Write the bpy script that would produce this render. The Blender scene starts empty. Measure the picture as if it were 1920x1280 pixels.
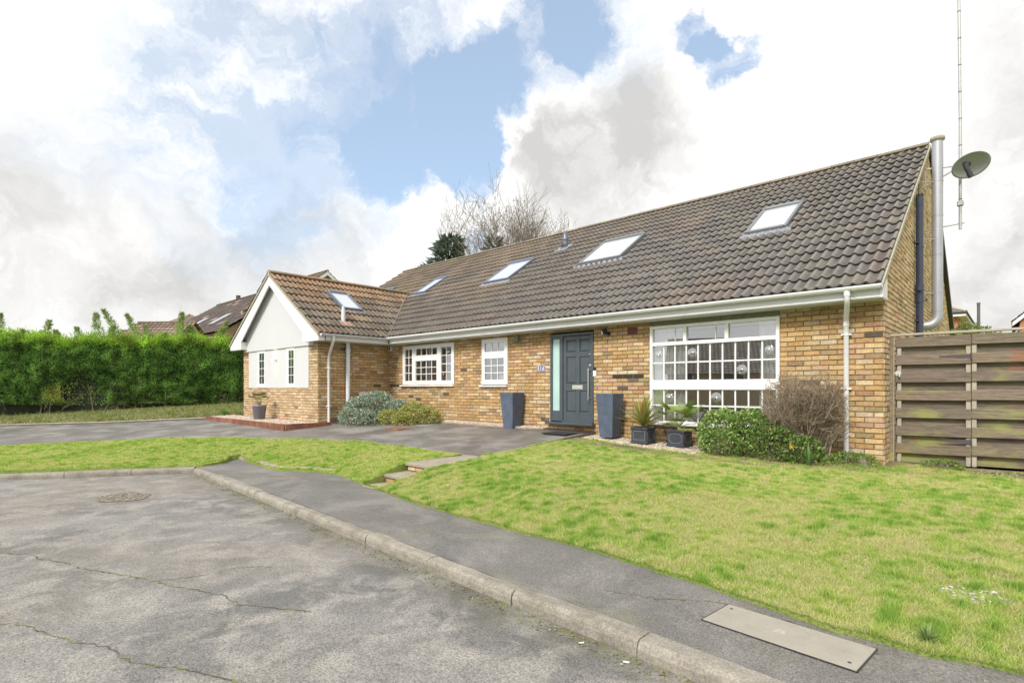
import bpy, math, random
import numpy as np
from mathutils import Vector, Matrix, noise
random.seed(7); rng = np.random.default_rng(7)
scene = bpy.context.scene
col = scene.collection
R = math.radians
# ------------------------------------------------------------------ camera
FW = (-.679, .734); RT = (.734, .679); CAM = (1.357, -9.083, 1.084)
cd = bpy.data.cameras.new('camera'); cam = bpy.data.objects.new('camera', cd); col.objects.link(cam)
cam.location = CAM; cam.rotation_euler = (R(90), 0, math.atan2(.679, .734))
cd.sensor_width = 36; cd.lens = 1022/1920*36; cd.shift_x = 0; cd.shift_y = 88/1920
cd.clip_start = .05; cd.clip_end = 3000
scene.camera = cam
scene.render.resolution_x = 1024; scene.render.resolution_y = 682
vs = scene.view_settings
vs.view_transform = 'Standard'; vs.look = 'None'; vs.exposure = 1.0; vs.gamma = 1; vs.use_curve_mapping = False
SUN_EL, SUN_AZ = 44, 172          # azimuth: degrees clockwise from +Y, where the sun stands
sd = bpy.data.lights.new('sun', 'SUN'); sun = bpy.data.objects.new('sun', sd); col.objects.link(sun)
sd.energy = 2.1; sd.angle = R(16); sd.color = (1, .96, .9)
sdir = Vector((math.sin(R(SUN_AZ))*math.cos(R(SUN_EL)), math.cos(R(SUN_AZ))*math.cos(R(SUN_EL)), math.sin(R(SUN_EL))))
sun.rotation_euler = sdir.to_track_quat('Z', 'Y').to_euler(); sun.location = (0, -20, 20)

# ------------------------------------------------------------------ node helpers
class NT:
    def __init__(s, tree): s.t = tree; s.n = tree.nodes; s.l = tree.links
    def new(s, typ, **kw):
        n = s.n.new(typ)
        for k, v in kw.items(): setattr(n, k, v)
        return n
    def put(s, inp, v):
        if isinstance(v, bpy.types.NodeSocket): s.l.new(v, inp)
        elif v is not None:
            if hasattr(inp.default_value, '__len__') and not hasattr(v, '__len__'): v = (v, v, v, 1)[:len(inp.default_value)]
            if hasattr(v, '__len__') and len(inp.default_value) == 4 and len(v) == 3: v = (*v, 1)
            inp.default_value = v
    def math(s, op, a, b=None, c=None, clamp=False):
        n = s.new('ShaderNodeMath', operation=op); n.use_clamp = clamp
        s.put(n.inputs[0], a)
        if b is not None: s.put(n.inputs[1], b)
        if c is not None: s.put(n.inputs[2], c)
        return n.outputs[0]
    def vmath(s, op, a, b=None):
        n = s.new('ShaderNodeVectorMath', operation=op); s.put(n.inputs[0], a)
        if b is not None: s.put(n.inputs[1], b)
        return n.outputs['Value'] if op == 'DOT_PRODUCT' else n.outputs[0]
    def vscale(s, a, f):
        n = s.new('ShaderNodeVectorMath', operation='SCALE'); s.put(n.inputs[0], a); s.put(n.inputs['Scale'], f); return n.outputs[0]
    def noise(s, vec, scale, detail=4, rough=.55, dist=0, color=False):
        n = s.new('ShaderNodeTexNoise'); s.put(n.inputs['Vector'], vec); n.inputs['Scale'].default_value = scale
        n.inputs['Detail'].default_value = detail; n.inputs['Roughness'].default_value = rough; n.inputs['Distortion'].default_value = dist
        return n.outputs['Color' if color else 'Fac']
    def map(s, v, a, b, c=0., d=1., smooth=False):
        n = s.new('ShaderNodeMapRange'); n.clamp = True
        if smooth: n.interpolation_type = 'SMOOTHSTEP'
        s.put(n.inputs[0], v)
        for i, q in enumerate((a, b, c, d)): n.inputs[i+1].default_value = q
        return n.outputs[0]
    def mix(s, f, a, b, blend='MIX'):
        n = s.new('ShaderNodeMix', data_type='RGBA', blend_type=blend); s.put(n.inputs[0], f); s.put(n.inputs[6], a); s.put(n.inputs[7], b); return n.outputs[2]
    def pos(s): return s.new('ShaderNodeNewGeometry').outputs['Position']

# ------------------------------------------------------------------ world: Nishita sky with broken cloud
w = bpy.data.worlds.new('World'); scene.world = w; w.use_nodes = True
N = NT(w.node_tree); N.n.clear()
out = N.new('ShaderNodeOutputWorld'); bg = N.new('ShaderNodeBackground')
sky = N.new('ShaderNodeTexSky'); sky.sky_type = 'NISHITA'; sky.sun_disc = False
sky.sun_elevation = R(SUN_EL); sky.sun_rotation = R(SUN_AZ); sky.altitude = 50; sky.air_density = 1; sky.dust_density = 1.2
D = N.new('ShaderNodeTexCoord').outputs['Generated']
warp = N.vscale(N.vmath('SUBTRACT', N.noise(D, 2.6, 7, .62, color=True), (.5, .5, .5)), .24)
warp2 = N.vscale(N.vmath('SUBTRACT', N.noise(D, 8., 7, .65, color=True), (.5, .5, .5)), .13)
Dw = N.vmath('NORMALIZE', N.vmath('ADD', N.vmath('ADD', D, warp), warp2))
def blobs(lst, vec):
    tot = None
    for px, py, r, s in lst:
        d = Vector((FW[0]+RT[0]*(px-960)/1022, FW[1]+RT[1]*(px-960)/1022, (728-py)/1022))
        ang = math.atan(r/1022/d.length*1.0); d.normalize()
        v = N.map(N.vmath('DOT_PRODUCT', vec, tuple(d)), math.cos(ang*1.35), math.cos(ang*.35), 0, s, True)
        tot = v if tot is None else N.math('ADD', tot, v)
    return tot
blue = blobs([(800,225,120,.7), (700,300,80,.6), (620,270,90,.3), (1010,110,110,.65), (900,200,95,.6), (870,310,70,.5), (1130,40,90,.55), (1385,110,60,.7),(1330,60,60,.45), (1300,50,80,.35),
              (560,160,120,.32), (640,90,80,.25), (470,345,60,.42), (880,440,40,.6), (790,470,40,.45), (1075,430,30,.4), (150,260,60,.25),
              (2400,-500,500,.7), (-600,100,300,.6), (500,-700,420,.8), (1300,-900,500,.5)], Dw)
grey = blobs([(1110,260,150,1.0), (1010,250,90,.6), (1230,290,120,.7), (600,440,100,.75), (330,470,240,.30), (80,520,240,.4), (500,500,160,.4), (250,560,160,.3), (1890,80,100,.6),
              (1890,320,130,.8), (1870,490,120,.7), (1800,560,120,.4), (40,250,200,.15), (760,510,50,.2), (2600,300,500,.6), (-500,400,400,.5)], Dw)
cover = N.math('ADD', N.math('SUBTRACT', 1.0, blue), N.math('MULTIPLY', N.math('SUBTRACT', N.noise(Dw, 5, 9, .66), .5), 1.35))
cover = N.math('ADD', cover, N.math('MULTIPLY', N.math('SUBTRACT', N.noise(N.vmath('MULTIPLY', Dw, (1, 1, 2.2)), 11, 8, .7), .5), .75))
raw = cover
cover = N.map(raw, .16, .74, 0, 1, True)
veil = blobs([(520,150,230,.55),(330,60,200,.3),(620,330,160,.45),(430,320,170,.4),(180,230,160,.25),(700,100,150,.4),(900,30,160,.35),(760,20,140,.2),(1180,90,90,.4)], Dw)
veil = N.math('MULTIPLY', veil, N.map(N.noise(N.vmath('MULTIPLY', Dw, (1, 1, 1.8)), 7, 9, .68), .36, .62, .15, 1.25))
cover = N.math('MULTIPLY', cover, N.math('SUBTRACT', 1.0, N.math('MINIMUM', N.math('MULTIPLY', veil, .75), .7)))
rim = N.map(raw, .55, 1.05, .15, 1, True)
gn = N.math('MULTIPLY', grey, N.map(N.noise(Dw, 5.5, 9, .62), .34, .64, .30, 1.0), clamp=True)
gn = N.math('ADD', gn, N.map(N.noise(Dw, 3.2, 8, .6), .42, .8, 0, .35), clamp=True)
gn = N.math('MULTIPLY', gn, rim)
cloudc = N.mix(gn, (1.0, .992, .975, 1), (.58, .573, .56, 1))
skyc = N.vmath('ADD', N.vscale(sky.outputs[0], .062), (.15, .185, .22))
final = N.mix(cover, skyc, N.vscale(cloudc, .60))
N.put(bg.inputs[0], final); bg.inputs[1].default_value = 1.0
N.l.new(bg.outputs[0], out.inputs[0])

# ------------------------------------------------------------------ materials
def base_mat(name):
    m = bpy.data.materials.new(name); m.use_nodes = True; T = NT(m.node_tree)
    p = m.node_tree.nodes['Principled BSDF']; return m, T, p
def bump(T, p, h, strength=.3, dist=.01):
    b = T.new('ShaderNodeBump'); b.inputs['Strength'].default_value = strength; b.inputs['Distance'].default_value = dist
    T.put(b.inputs['Height'], h); T.l.new(b.outputs[0], p.inputs['Normal'])
def pm(name, c, rough=.6, var=.12, scale=6, bstr=.0, bscale=60, metallic=0, attr=False, spots=None, spec=.5, stretch=None, dist=.01, tint=None):
    m, T, p = base_mat(name); P = T.pos()
    if stretch: P = T.vmath('MULTIPLY', P, stretch)
    n1 = T.noise(P, scale, 5, .6)
    base = T.new('ShaderNodeAttribute', attribute_name='Col').outputs['Color'] if attr else c
    f = T.map(n1, .25, .75, 1-var, 1+var)
    v = T.new('ShaderNodeVectorMath', operation='SCALE'); T.put(v.inputs[0], base if attr else tuple(c)); T.put(v.inputs['Scale'], f)
    cc = v.outputs[0]
    if tint: cc = T.mix(T.map(T.noise(P, tint[1], 5, .6), tint[2], tint[3]), cc, tint[0])
    if spots: cc = T.mix(T.map(T.noise(P, spots[1], 3, .7), spots[2], spots[3]), cc, spots[0])
    T.put(p.inputs['Base Color'], cc); p.inputs['Roughness'].default_value = rough; p.inputs['Metallic'].default_value = metallic
    p.inputs['Specular IOR Level'].default_value = spec
    if bstr: bump(T, p, T.noise(P, bscale, 4, .6), bstr, dist)
    return m
def glass_mat(name, tint=(.97, 1, .99), refl=.34, rough=.0):
    m, T, p = base_mat(name); T.n.remove(p)
    tr = T.new('ShaderNodeBsdfTransparent'); tr.inputs[0].default_value = (*tint, 1)
    gl = T.new('ShaderNodeBsdfGlossy'); gl.inputs['Roughness'].default_value = rough; gl.inputs[0].default_value = (.95, .97, 1, 1)
    lw = T.new('ShaderNodeLayerWeight'); lw.inputs[0].default_value = .30
    f = T.map(lw.outputs['Fresnel'], 0, 1, refl, 1)
    b = T.new('ShaderNodeBump'); b.inputs['Strength'].default_value = .25; b.inputs['Distance'].default_value = .004
    T.put(b.inputs['Height'], T.noise(T.pos(), 1.3, 1, .4)); T.l.new(b.outputs[0], gl.inputs['Normal'])
    mx = T.new('ShaderNodeMixShader'); T.put(mx.inputs[0], f); T.l.new(tr.outputs[0], mx.inputs[1]); T.l.new(gl.outputs[0], mx.inputs[2])
    T.l.new(mx.outputs[0], m.node_tree.nodes['Material Output'].inputs[0]); return m
def leaf_mat(name, rough=.5, trans=.3, attr='Col', k=1.0):
    m, T, p = base_mat(name)
    a = T.new('ShaderNodeAttribute', attribute_name='Col').outputs['Color']
    if k != 1: a = T.vscale(a, k)
    T.put(p.inputs['Base Color'], a); p.inputs['Roughness'].default_value = rough; p.inputs['Specular IOR Level'].default_value = .35
    tl = T.new('ShaderNodeBsdfTranslucent'); T.put(tl.inputs[0], a)
    mx = T.new('ShaderNodeMixShader'); mx.inputs[0].default_value = trans
    T.l.new(p.outputs[0], mx.inputs[1]); T.l.new(tl.outputs[0], mx.inputs[2]); T.l.new(mx.outputs[0], m.node_tree.nodes['Material Output'].inputs[0]); return m

def brick_material(name):
    m, T, p = base_mat(name); P = T.pos()
    a = T.new('ShaderNodeAttribute', attribute_name='Col').outputs['Color']
    c = T.vscale(a, T.map(T.noise(P, 22, 5, .65), .25, .75, .72, 1.25))
    c = T.mix(T.map(T.noise(P, 60, 4, .65), .58, .72, 0, .8), c, (.07, .055, .04, 1)); c = T.mix(T.map(T.noise(P, 1.1, 5, .6), .50, .72, 0, .35), c, (.20, .16, .085, 1))
    c = T.mix(T.map(T.noise(P, 9, 4, .6), .58, .75, 0, .35), c, (.62, .50, .34, 1))
    T.put(p.inputs['Base Color'], c); p.inputs['Roughness'].default_value = .9; p.inputs['Specular IOR Level'].default_value = .2
    bump(T, p, T.noise(P, 90, 5, .7), .6, .006); return m
BRICK = brick_material('stock_brick')
MORTAR = pm('mortar', (.20, .15, .095), .95, .3, 9, .5, 120, spec=.1)
def tile_material(name):
    m, T, p = base_mat(name); P = T.pos()
    a = T.new('ShaderNodeAttribute', attribute_name='Col').outputs['Color']
    c = T.vscale(a, T.map(T.noise(P, 42, 5, .75), .3, .7, .62, 1.38))
    c = T.mix(T.map(T.noise(P, 55, 4, .7), .6, .72, 0, .5), c, (.40, .38, .32, 1))
    c = T.mix(T.map(T.noise(P, 2.2, 5, .6), .52, .72, 0, .45), c, (.25, .22, .155, 1))
    T.put(p.inputs['Base Color'], c); p.inputs['Roughness'].default_value = .85; p.inputs['Specular IOR Level'].default_value = .25
    bump(T, p, T.noise(P, 140, 4, .7), .5, .004); return m
TILE = tile_material('concrete_tile')
UPVC = pm('white_upvc', (.72, .72, .73), .35, .03, 3)
UPVC_G = pm('grey_white_upvc', (.62, .66, .70), .35, .04, 3)
RENDER = pm('white_render', (.54, .55, .56), .8, .02, 2, .15, 90)
BOARDW = pm('white_board', (.575, .58, .585), .5, .02, 2)
SOFFIT = pm('soffit', (.62, .62, .60), .5, .03, 3)
GREYP = pm('slate_blue_paint', (.062, .078, .092), .38, .12, 4, .05, 40)
PLANTERM = pm('blue_grey_fibreclay', (.075, .098, .145), .6, .25, 6, .15, 50, tint=((.10, .12, .165), 3, .5, .75))
PLANTERD = pm('faux_lead', (.040, .046, .060), .5, .25, 9, .1, 60)
LEADLINE = pm('pale_edge', (.22, .23, .25), .5, .2, 9)
POTM = pm('mauve_pot', (.165, .15, .185), .6, .08, 5)
STEEL = pm('stainless', (.40, .40, .43), .45, .1, 3, metallic=.5)
CHROME = pm('polished_steel', (.75, .74, .70), .2, .05, 5, metallic=.9)
GALV = pm('galvanised', (.45, .44, .44), .5, .15, 10, metallic=.4)
BLACKP = pm('black_plastic', (.018, .020, .028), .3, .1, 5)
NAVYP = pm('soil_pipe_black', (.035, .042, .065), .25, .1, 5)
DARK = pm('dark_metal', (.03, .03, .035), .4, .1, 5)
LEAD = pm('lead_flashing', (.22, .23, .26), .5, .25, 14, .2, 40)
RWFRAME = pm('grey_aluminium', (.20, .21, .22), .4, .1, 6, metallic=.3)
RWBLUE = pm('blue_grey_aluminium', (.16, .18, .24), .4, .1, 6, metallic=.3)
RWGLASS = pm('skylight_glass', (.46, .49, .52), .06, .03, 1, spec=.9)
CONC = pm('lintel_concrete', (.17, .17, .12), .95, .3, 20, .4, 80)
GLASS = glass_mat('window_glass')
FROST = pm('frosted_glass', (.40, .57, .53), .18, .08, 3, spec=.6)
CURTAIN = leaf_mat('net_curtain', .8, .35)
INWALL = pm('room_wall', (.75, .71, .63), .9, .05, 2)
INDARK = pm('room_floor', (.12, .09, .07), .7, .2, 3)
CEMENT = pm('verge_cement', (.36, .33, .25), .95, .2, 12, .4, 60)
NAVY = pm('navy_glaze', (.03, .035, .11), .3, .1, 9)
WHITE = pm('white_glaze', (.75, .75, .75), .3, .03, 9)
REDB = pm('red_terracotta', (.17, .045, .035), .8, .2, 30)
TIMBER = pm('stained_timber', (.17, .065, .035), .6, .25, 5, .3, 40, tint=((.30, .13, .09), 4, .5, .7))
BARK = pm('bark', (.17, .14, .11), .9, .3, 10, .5, 60)
TWIG = pm('twig', (.20, .165, .13), .9, .3, 20)
DEADTWIG = pm('grey_brown_twig', (.23, .18, .125), .9, .35, 12)
LEAF = leaf_mat('leaf')
GLOSSLEAF = leaf_mat('glossy_leaf', .32, .2)
RUST = pm('rusty_iron', (.22, .095, .055), .9, .25, 12, .3, 60)
MAT = pm('rubber_mat', (.02, .02, .022), .9, .1, 20)

# ------------------------------------------------------------------ mesh builder
class MB:
    def __init__(s): s.v = []; s.f = []; s.c = []; s.m = []; s.sm = []
    def face(s, pts, mat=0, c=(1, 1, 1), smooth=False):
        i = len(s.v); s.v += [tuple(p) for p in pts]; s.f.append(tuple(range(i, i+len(pts)))); s.c.append(c); s.m.append(mat); s.sm.append(smooth)
    def faces(s, vs_, fs, mat=0, c=(1, 1, 1), smooth=False):
        i = len(s.v); s.v += [tuple(p) for p in vs_]
        for f in fs: s.f.append(tuple(i+k for k in f)); s.c.append(c); s.m.append(mat); s.sm.append(smooth)
    def box(s, x0, x1, y0, y1, z0, z1, mat=0, c=(1, 1, 1), M=None, bev=0.):
        if bev:
            b = min(bev, abs(x1-x0)*.4, abs(y1-y0)*.4, abs(z1-z0)*.4)
            P = []
            for sx, X in ((0, x0), (1, x1)):
                for sy, Y in ((0, y0), (1, y1)):
                    for sz, Z in ((0, z0), (1, z1)):
                        ix = X+b*(1-2*sx); iy = Y+b*(1-2*sy); iz = Z+b*(1-2*sz)
                        P += [(X, iy, iz), (ix, Y, iz), (ix, iy, Z)]
            def q(a, bb, cc, ax): return (a*4+bb*2+cc)*3+ax
            F = [[q(0,0,0,0), q(0,0,1,0), q(0,1,1,0), q(0,1,0,0)], [q(1,0,0,0), q(1,1,0,0), q(1,1,1,0), q(1,0,1,0)],
                 [q(0,0,0,1), q(1,0,0,1), q(1,0,1,1), q(0,0,1,1)], [q(0,1,0,1), q(0,1,1,1), q(1,1,1,1), q(1,1,0,1)],
                 [q(0,0,0,2), q(0,1,0,2), q(1,1,0,2), q(1,0,0,2)], [q(0,0,1,2), q(1,0,1,2), q(1,1,1,2), q(0,1,1,2)]]
            for a in (0, 1):
                for b_ in (0, 1):
                    F.append([q(a,b_,0,0), q(a,b_,0,1), q(a,b_,1,1), q(a,b_,1,0)])
                    F.append([q(a,0,b_,0), q(a,0,b_,2), q(a,1,b_,2), q(a,1,b_,0)])
                    F.append([q(0,a,b_,1), q(0,a,b_,2), q(1,a,b_,2), q(1,a,b_,1)])
                    for c_ in (0, 1): F.append([q(a,b_,c_,0), q(a,b_,c_,1), q(a,b_,c_,2)])
        else:
            P = [(x0,y0,z0),(x1,y0,z0),(x1,y1,z0),(x0,y1,z0),(x0,y0,z1),(x1,y0,z1),(x1,y1,z1),(x0,y1,z1)]
            F = [(0,3,2,1),(4,5,6,7),(0,1,5,4),(1,2,6,5),(2,3,7,6),(3,0,4,7)]
        if M is not None: P = [tuple(M @ Vector(p)) for p in P]
        s.faces(P, F, mat, c)
    def prism(s, poly, axis, a, b, mat=0, c=(1, 1, 1)):
        # poly: 2-D points in the plane perpendicular to axis; extruded from a to b
        def P(p, t): return (t, p[0], p[1]) if axis == 'x' else (p[0], t, p[1]) if axis == 'y' else (p[0], p[1], t)
        n = len(poly); V = [P(p, a) for p in poly]+[P(p, b) for p in poly]
        F = [tuple(range(n))[::-1], tuple(range(n, 2*n))]+[(i, (i+1) % n, n+(i+1) % n, n+i) for i in range(n)]
        s.faces(V, F, mat, c)
    def tube(s, pts, r, n=10, mat=0, c=(1, 1, 1), cap=True, smooth=True):
        pts = [Vector(p) for p in pts]; k = len(pts); rr = r if hasattr(r, '__len__') else [r]*k
        V = []; up = None
        for i, p in enumerate(pts):
            t = (pts[min(i+1, k-1)]-pts[max(i-1, 0)]).normalized()
            if up is None: up = t.orthogonal().normalized()
            up = (up-t*up.dot(t)).normalized(); sd_ = t.cross(up)
            for j in range(n):
                a = 2*math.pi*j/n; V.append(p+(up*math.cos(a)+sd_*math.sin(a))*rr[i])
        F = [(i*n+j, i*n+(j+1) % n, (i+1)*n+(j+1) % n, (i+1)*n+j) for i in range(k-1) for j in range(n)]
        s.faces(V, F, mat, c, smooth)
        if cap: s.faces(V[:n], [tuple(range(n))[::-1]], mat, c); s.faces(V[-n:], [tuple(range(n))], mat, c)
    def lathe(s, prof, o=(0, 0, 0), n=24, mat=0, c=(1, 1, 1), smooth=True):
        V = [(o[0]+r*math.cos(2*math.pi*j/n), o[1]+r*math.sin(2*math.pi*j/n), o[2]+z) for r, z in prof for j in range(n)]
        F = [(i*n+j, i*n+(j+1) % n, (i+1)*n+(j+1) % n, (i+1)*n+j) for i in range(len(prof)-1) for j in range(n)]
        s.faces(V, F, mat, c, smooth)
    def build(s, name, mats, parent=None):
        me = bpy.data.meshes.new(name); me.from_pydata(s.v, [], s.f)
        mats = mats if isinstance(mats, (list, tuple)) else [mats]
        for m in mats: me.materials.append(m)
        me.polygons.foreach_set('material_index', s.m); me.polygons.foreach_set('use_smooth', s.sm)
        a = me.color_attributes.new('Col', 'FLOAT_COLOR', 'CORNER')
        L = np.array([len(f) for f in s.f]); C = np.repeat(np.array([(*c[:3], 1.) for c in s.c], dtype=np.float32), L, axis=0)
        a.data.foreach_set('color', C.ravel()); me.update()
        return link(name, me, parent)
def link(name, me, parent=None):
    o = bpy.data.objects.new(name, me); col.objects.link(o)
    if parent is not None:
        o.parent = parent; o.matrix_parent_inverse = Matrix.Translation(-Vector(wloc(parent)))
    return o
def wloc(o):
    return Vector(o.get('_w', (0, 0, 0)))
def np_mesh(name, V, F, mats, C=None, parent=None, smooth=False):
    """V (n,3), F (m,k), C per-vertex colours"""
    me = bpy.data.meshes.new(name); k = F.shape[1]
    me.vertices.add(len(V)); me.vertices.foreach_set('co', V.astype(np.float32).ravel())
    me.loops.add(F.size); me.loops.foreach_set('vertex_index', F.astype(np.int32).ravel())
    me.polygons.add(len(F)); me.polygons.foreach_set('loop_start', (np.arange(len(F))*k).astype(np.int32))
    try: me.polygons.foreach_set('loop_total', np.full(len(F), k, np.int32))
    except Exception: pass
    me.polygons.foreach_set('use_smooth', np.full(len(F), smooth, bool))
    for m in (mats if isinstance(mats, (list, tuple)) else [mats]): me.materials.append(m)
    if C is not None:
        a = me.color_attributes.new('Col', 'FLOAT_COLOR', 'POINT')
        a.data.foreach_set('color', np.concatenate([C, np.ones((len(C), 1))], 1).astype(np.float32).ravel())
    me.update(calc_edges=True); me.validate()
    return link(name, me, parent)
def tag(o, label, cat=None, group=None, kind=None):
    if label: o['label'] = label
    if cat: o['category'] = cat
    if group: o['group'] = group
    if kind: o['kind'] = kind
    return o
def thing(name, label, cat, loc=(0, 0, 0), group=None):
    o = bpy.data.objects.new(name, None); col.objects.link(o); o.location = loc; o['_w'] = tuple(loc); o.empty_display_size = .2
    return tag(o, label, cat, group)
def struct(name, o): o.name = name; o['kind'] = 'structure'; return o

# ------------------------------------------------------------------ ground heights
def drive_z(x, y): return .22+.07*y-.0105*(x+5)
CP = []
for x, y in [(-5.08,-5.04),(-4.2,-5.2),(-3,-5.34),(-1.9,-5.39),(-.6,-5.48),(.3,-5.67),(1.4,-5.65),(2.6,-5.6),(4,-5.6),(6,-5.6),(-6.04,-4.84),(-6.7,-4.89),(-7.2,-5.2),(-8,-5.2),(-8.7,-5.6),(-9.4,-6.7),(-10.1,-8.1),(-11,-9.6),(-12,-11.5)]: CP.append((x, y, -.205))
CP += [(-5.1,-4.4,-.03),(-4.6,-4.45,-.04),(-5.1,-4.75,-.14),(-4.5,-4.8,-.14),(-5.1,-3.9,0),(-4.5,-3.9,.01),(-3,-4.3,-.03),(-3,-3.3,.04),(-1.5,-4.2,-.04),(-1.5,-2.8,.04),(0,-4.2,-.06),(0,-2.5,.02),(2,-4.2,-.10),(2,-2,0),(4,-4,-.12),(4,-1,0),(0,-.3,.0),(2,.6,-.01),(4,1,0),(-.5,-.2,.04),(-3,-.4,.12),(-4.6,-.5,.17),(-3,-1.6,.08),(-1.5,-1.3,.03),(-6,-4.1,-.03),(-7.5,-4.3,-.05),(-9,-4.4,-.06),(-10.5,-5.5,-.12),(-2,-2.2,.05)]
for x, y in [(-4.85,-3.1),(-6,-3.18),(-7,-3.22),(-8.1,-3.26),(-9.3,-3.6),(-10.55,-4.1),(-11.9,-4.64),(-12.8,-5.3),(-13.65,-6.1),(-15.3,-7.9),(-16.5,-9.5),(-18,-12)]: CP.append((x, y, drive_z(x, y)+.022))
CP = np.array(CP)
def _U(r): return np.where(r < 1e-9, 0, r*r*np.log(np.maximum(r, 1e-9)))
def _tps():
    n = len(CP); A = np.zeros((n+3, n+3)); d = np.hypot(CP[:, None, 0]-CP[None, :, 0], CP[:, None, 1]-CP[None, :, 1])
    A[:n, :n] = _U(d)+np.eye(n)*.02; A[:n, n] = 1; A[:n, n+1:] = CP[:, :2]; A[n, :n] = 1; A[n+1:, :n] = CP[:, :2].T
    return np.linalg.solve(A, np.concatenate([CP[:, 2], [0, 0, 0]]))
TW = _tps()
def lawn_z(x, y):
    x = np.asarray(x, float); y = np.asarray(y, float); sh = x.shape; x = x.ravel(); y = y.ravel()
    d = np.hypot(x[:, None]-CP[None, :, 0], y[:, None]-CP[None, :, 1])
    z = _U(d) @ TW[:-3]+TW[-3]+TW[-2]*x+TW[-1]*y
    z += .010*np.sin(x*3.1+y*1.7)*np.sin(y*2.3-x*1.1)
    return z.reshape(sh)
def inpoly(x, y, poly):
    x = np.asarray(x); y = np.asarray(y); r = np.zeros(x.shape, bool); n = len(poly)
    for i in range(n):
        (x0, y0), (x1, y1) = poly[i], poly[(i+1) % n]
        if y0 == y1: continue
        c = ((y0 > y) != (y1 > y)) & (x < (x1-x0)*(y-y0)/(y1-y0)+x0); r ^= c
    return r
# ------------------------------------------------------------------ ground sheets
def poly_sheet(name, poly, zf, mat, step=.12, skirt=.12, jitter=0., label=None):
    """grid-filled polygon following the height function, edge cut by triangulating the clipped outline"""
    import bmesh
    bm = bmesh.new(); vsx = [bm.verts.new((p[0], p[1], 0)) for p in poly]; f = bm.faces.new(vsx)
    xs = [p[0] for p in poly]; ys = [p[1] for p in poly]
    def cuts(lo, hi):
        n = max(1, int((hi-lo)/step)); return [lo+(hi-lo)*i/n for i in range(1, n)]
    for X in cuts(min(xs), max(xs)):
        bmesh.ops.bisect_plane(bm, geom=bm.verts[:]+bm.edges[:]+bm.faces[:], plane_co=(X, 0, 0), plane_no=(1, 0, 0))
    for Y in cuts(min(ys), max(ys)):
        bmesh.ops.bisect_plane(bm, geom=bm.verts[:]+bm.edges[:]+bm.faces[:], plane_co=(0, Y, 0), plane_no=(0, 1, 0))
    bmesh.ops.triangulate(bm, faces=bm.faces[:])
    X = np.array([v.co.x for v in bm.verts]); Y = np.array([v.co.y for v in bm.verts]); Z = zf(X, Y)
    for v, z in zip(bm.verts, Z): v.co.z = z
    be = [e for e in bm.edges if e.is_boundary]
    if skirt:
        r = bmesh.ops.extrude_edge_only(bm, edges=be)
        for v in [g for g in r['geom'] if isinstance(g, bmesh.types.BMVert)]: v.co.z -= skirt
    bmesh.ops.recalc_face_normals(bm, faces=bm.faces[:])
    me = bpy.data.meshes.new(name); bm.to_mesh(me); bm.free(); me.materials.append(mat)
    for p in me.polygons: p.use_smooth = abs(p.normal.z) > .3
    # normals up
    if sum(p.normal.z for p in me.polygons) < 0: me.flip_normals()
    o = link(name, me); o['kind'] = 'structure'; return o
def asphalt(name, base, pale, dark, moss=0., mscale=1.0, browns=.3, gloss=.55, kerbmoss=False):
    m, T, p = base_mat(name); P = T.pos()
    Pa = T.vmath('MULTIPLY', P, (1, 1, 0))
    n1 = T.noise(Pa, .9*mscale, 7, .62, .6); n2 = T.noise(Pa, 2.3*mscale, 6, .65, .4)
    c = T.mix(T.map(n1, .40, .60), dark, base); c = T.mix(T.map(n2, .46, .62), c, pale)
    c = T.mix(T.map(T.noise(Pa, .35, 4, .5), .45, .65, 0, browns), c, (.30, .25, .19, 1))
    n3 = T.noise(P, 95, 3, .75); c = T.vscale(c, T.map(n3, .32, .68, .45, 1.5))
    c = T.mix(T.map(T.noise(P, 170, 2, .6), .60, .70, 0, .7), c, (.07, .07, .068, 1)); c = T.mix(T.map(T.noise(P, 120, 2, .6), .66, .74, 0, .6), c, (.5, .48, .44, 1))
    if moss:
        c = T.mix(T.math('MULTIPLY', T.map(T.noise(Pa, 1.3, 4, .6), .54, .68), T.map(T.noise(P, 30, 4, .7), .48, .6, 0, moss)), c, (.19, .20, .03, 1))
    c = T.mix(T.map(T.noise(P, 42, 3, .6), .64, .72, 0, .75), c, (.035, .034, .032, 1))
    if kerbmoss:   # grime and moss gathered along the foot of the kerb (a strip of its own shape)
        sep = T.new('ShaderNodeSeparateXYZ'); T.put(sep.inputs[0], P)
        dk = T.math('ADD', T.math('ADD', sep.outputs[1], 6.45), T.math('MULTIPLY', sep.outputs[0], .058))   # <0 away from kerb
        dk = T.math('MULTIPLY', dk, -1)
        edge = T.math('MULTIPLY', T.map(dk, .0, .55, 1, 0), T.map(T.noise(Pa, 2.2, 5, .7), .35, .6))
        c = T.mix(T.math('MULTIPLY', edge, .75), c, (.075, .065, .045, 1))
        c = T.mix(T.math('MULTIPLY', T.map(dk, .0, .35, 1, 0), T.map(T.noise(P, 14, 5, .75), .5, .62, 0, .8)), c, (.15, .16, .03, 1))
    T.put(p.inputs['Base Color'], c)
    T.put(p.inputs['Roughness'], T.map(n2, .35, .65, gloss, gloss+.25)); p.inputs['Specular IOR Level'].default_value = .35
    h = T.math('ADD', T.noise(P, 110, 3, .7), T.math('MULTIPLY', T.noise(P, 9, 4, .6), .6))
    bump(T, p, h, .55, .008); return m
ROADM = asphalt('road_asphalt', (.225,.213,.198,1), (.29,.272,.247,1), (.145,.14,.132,1), moss=.2, mscale=1.25, kerbmoss=True)
PATHM = asphalt('path_asphalt', (.165,.156,.145,1), (.21,.198,.182,1), (.13,.124,.115,1), moss=.5, mscale=.7, browns=.12)
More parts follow.
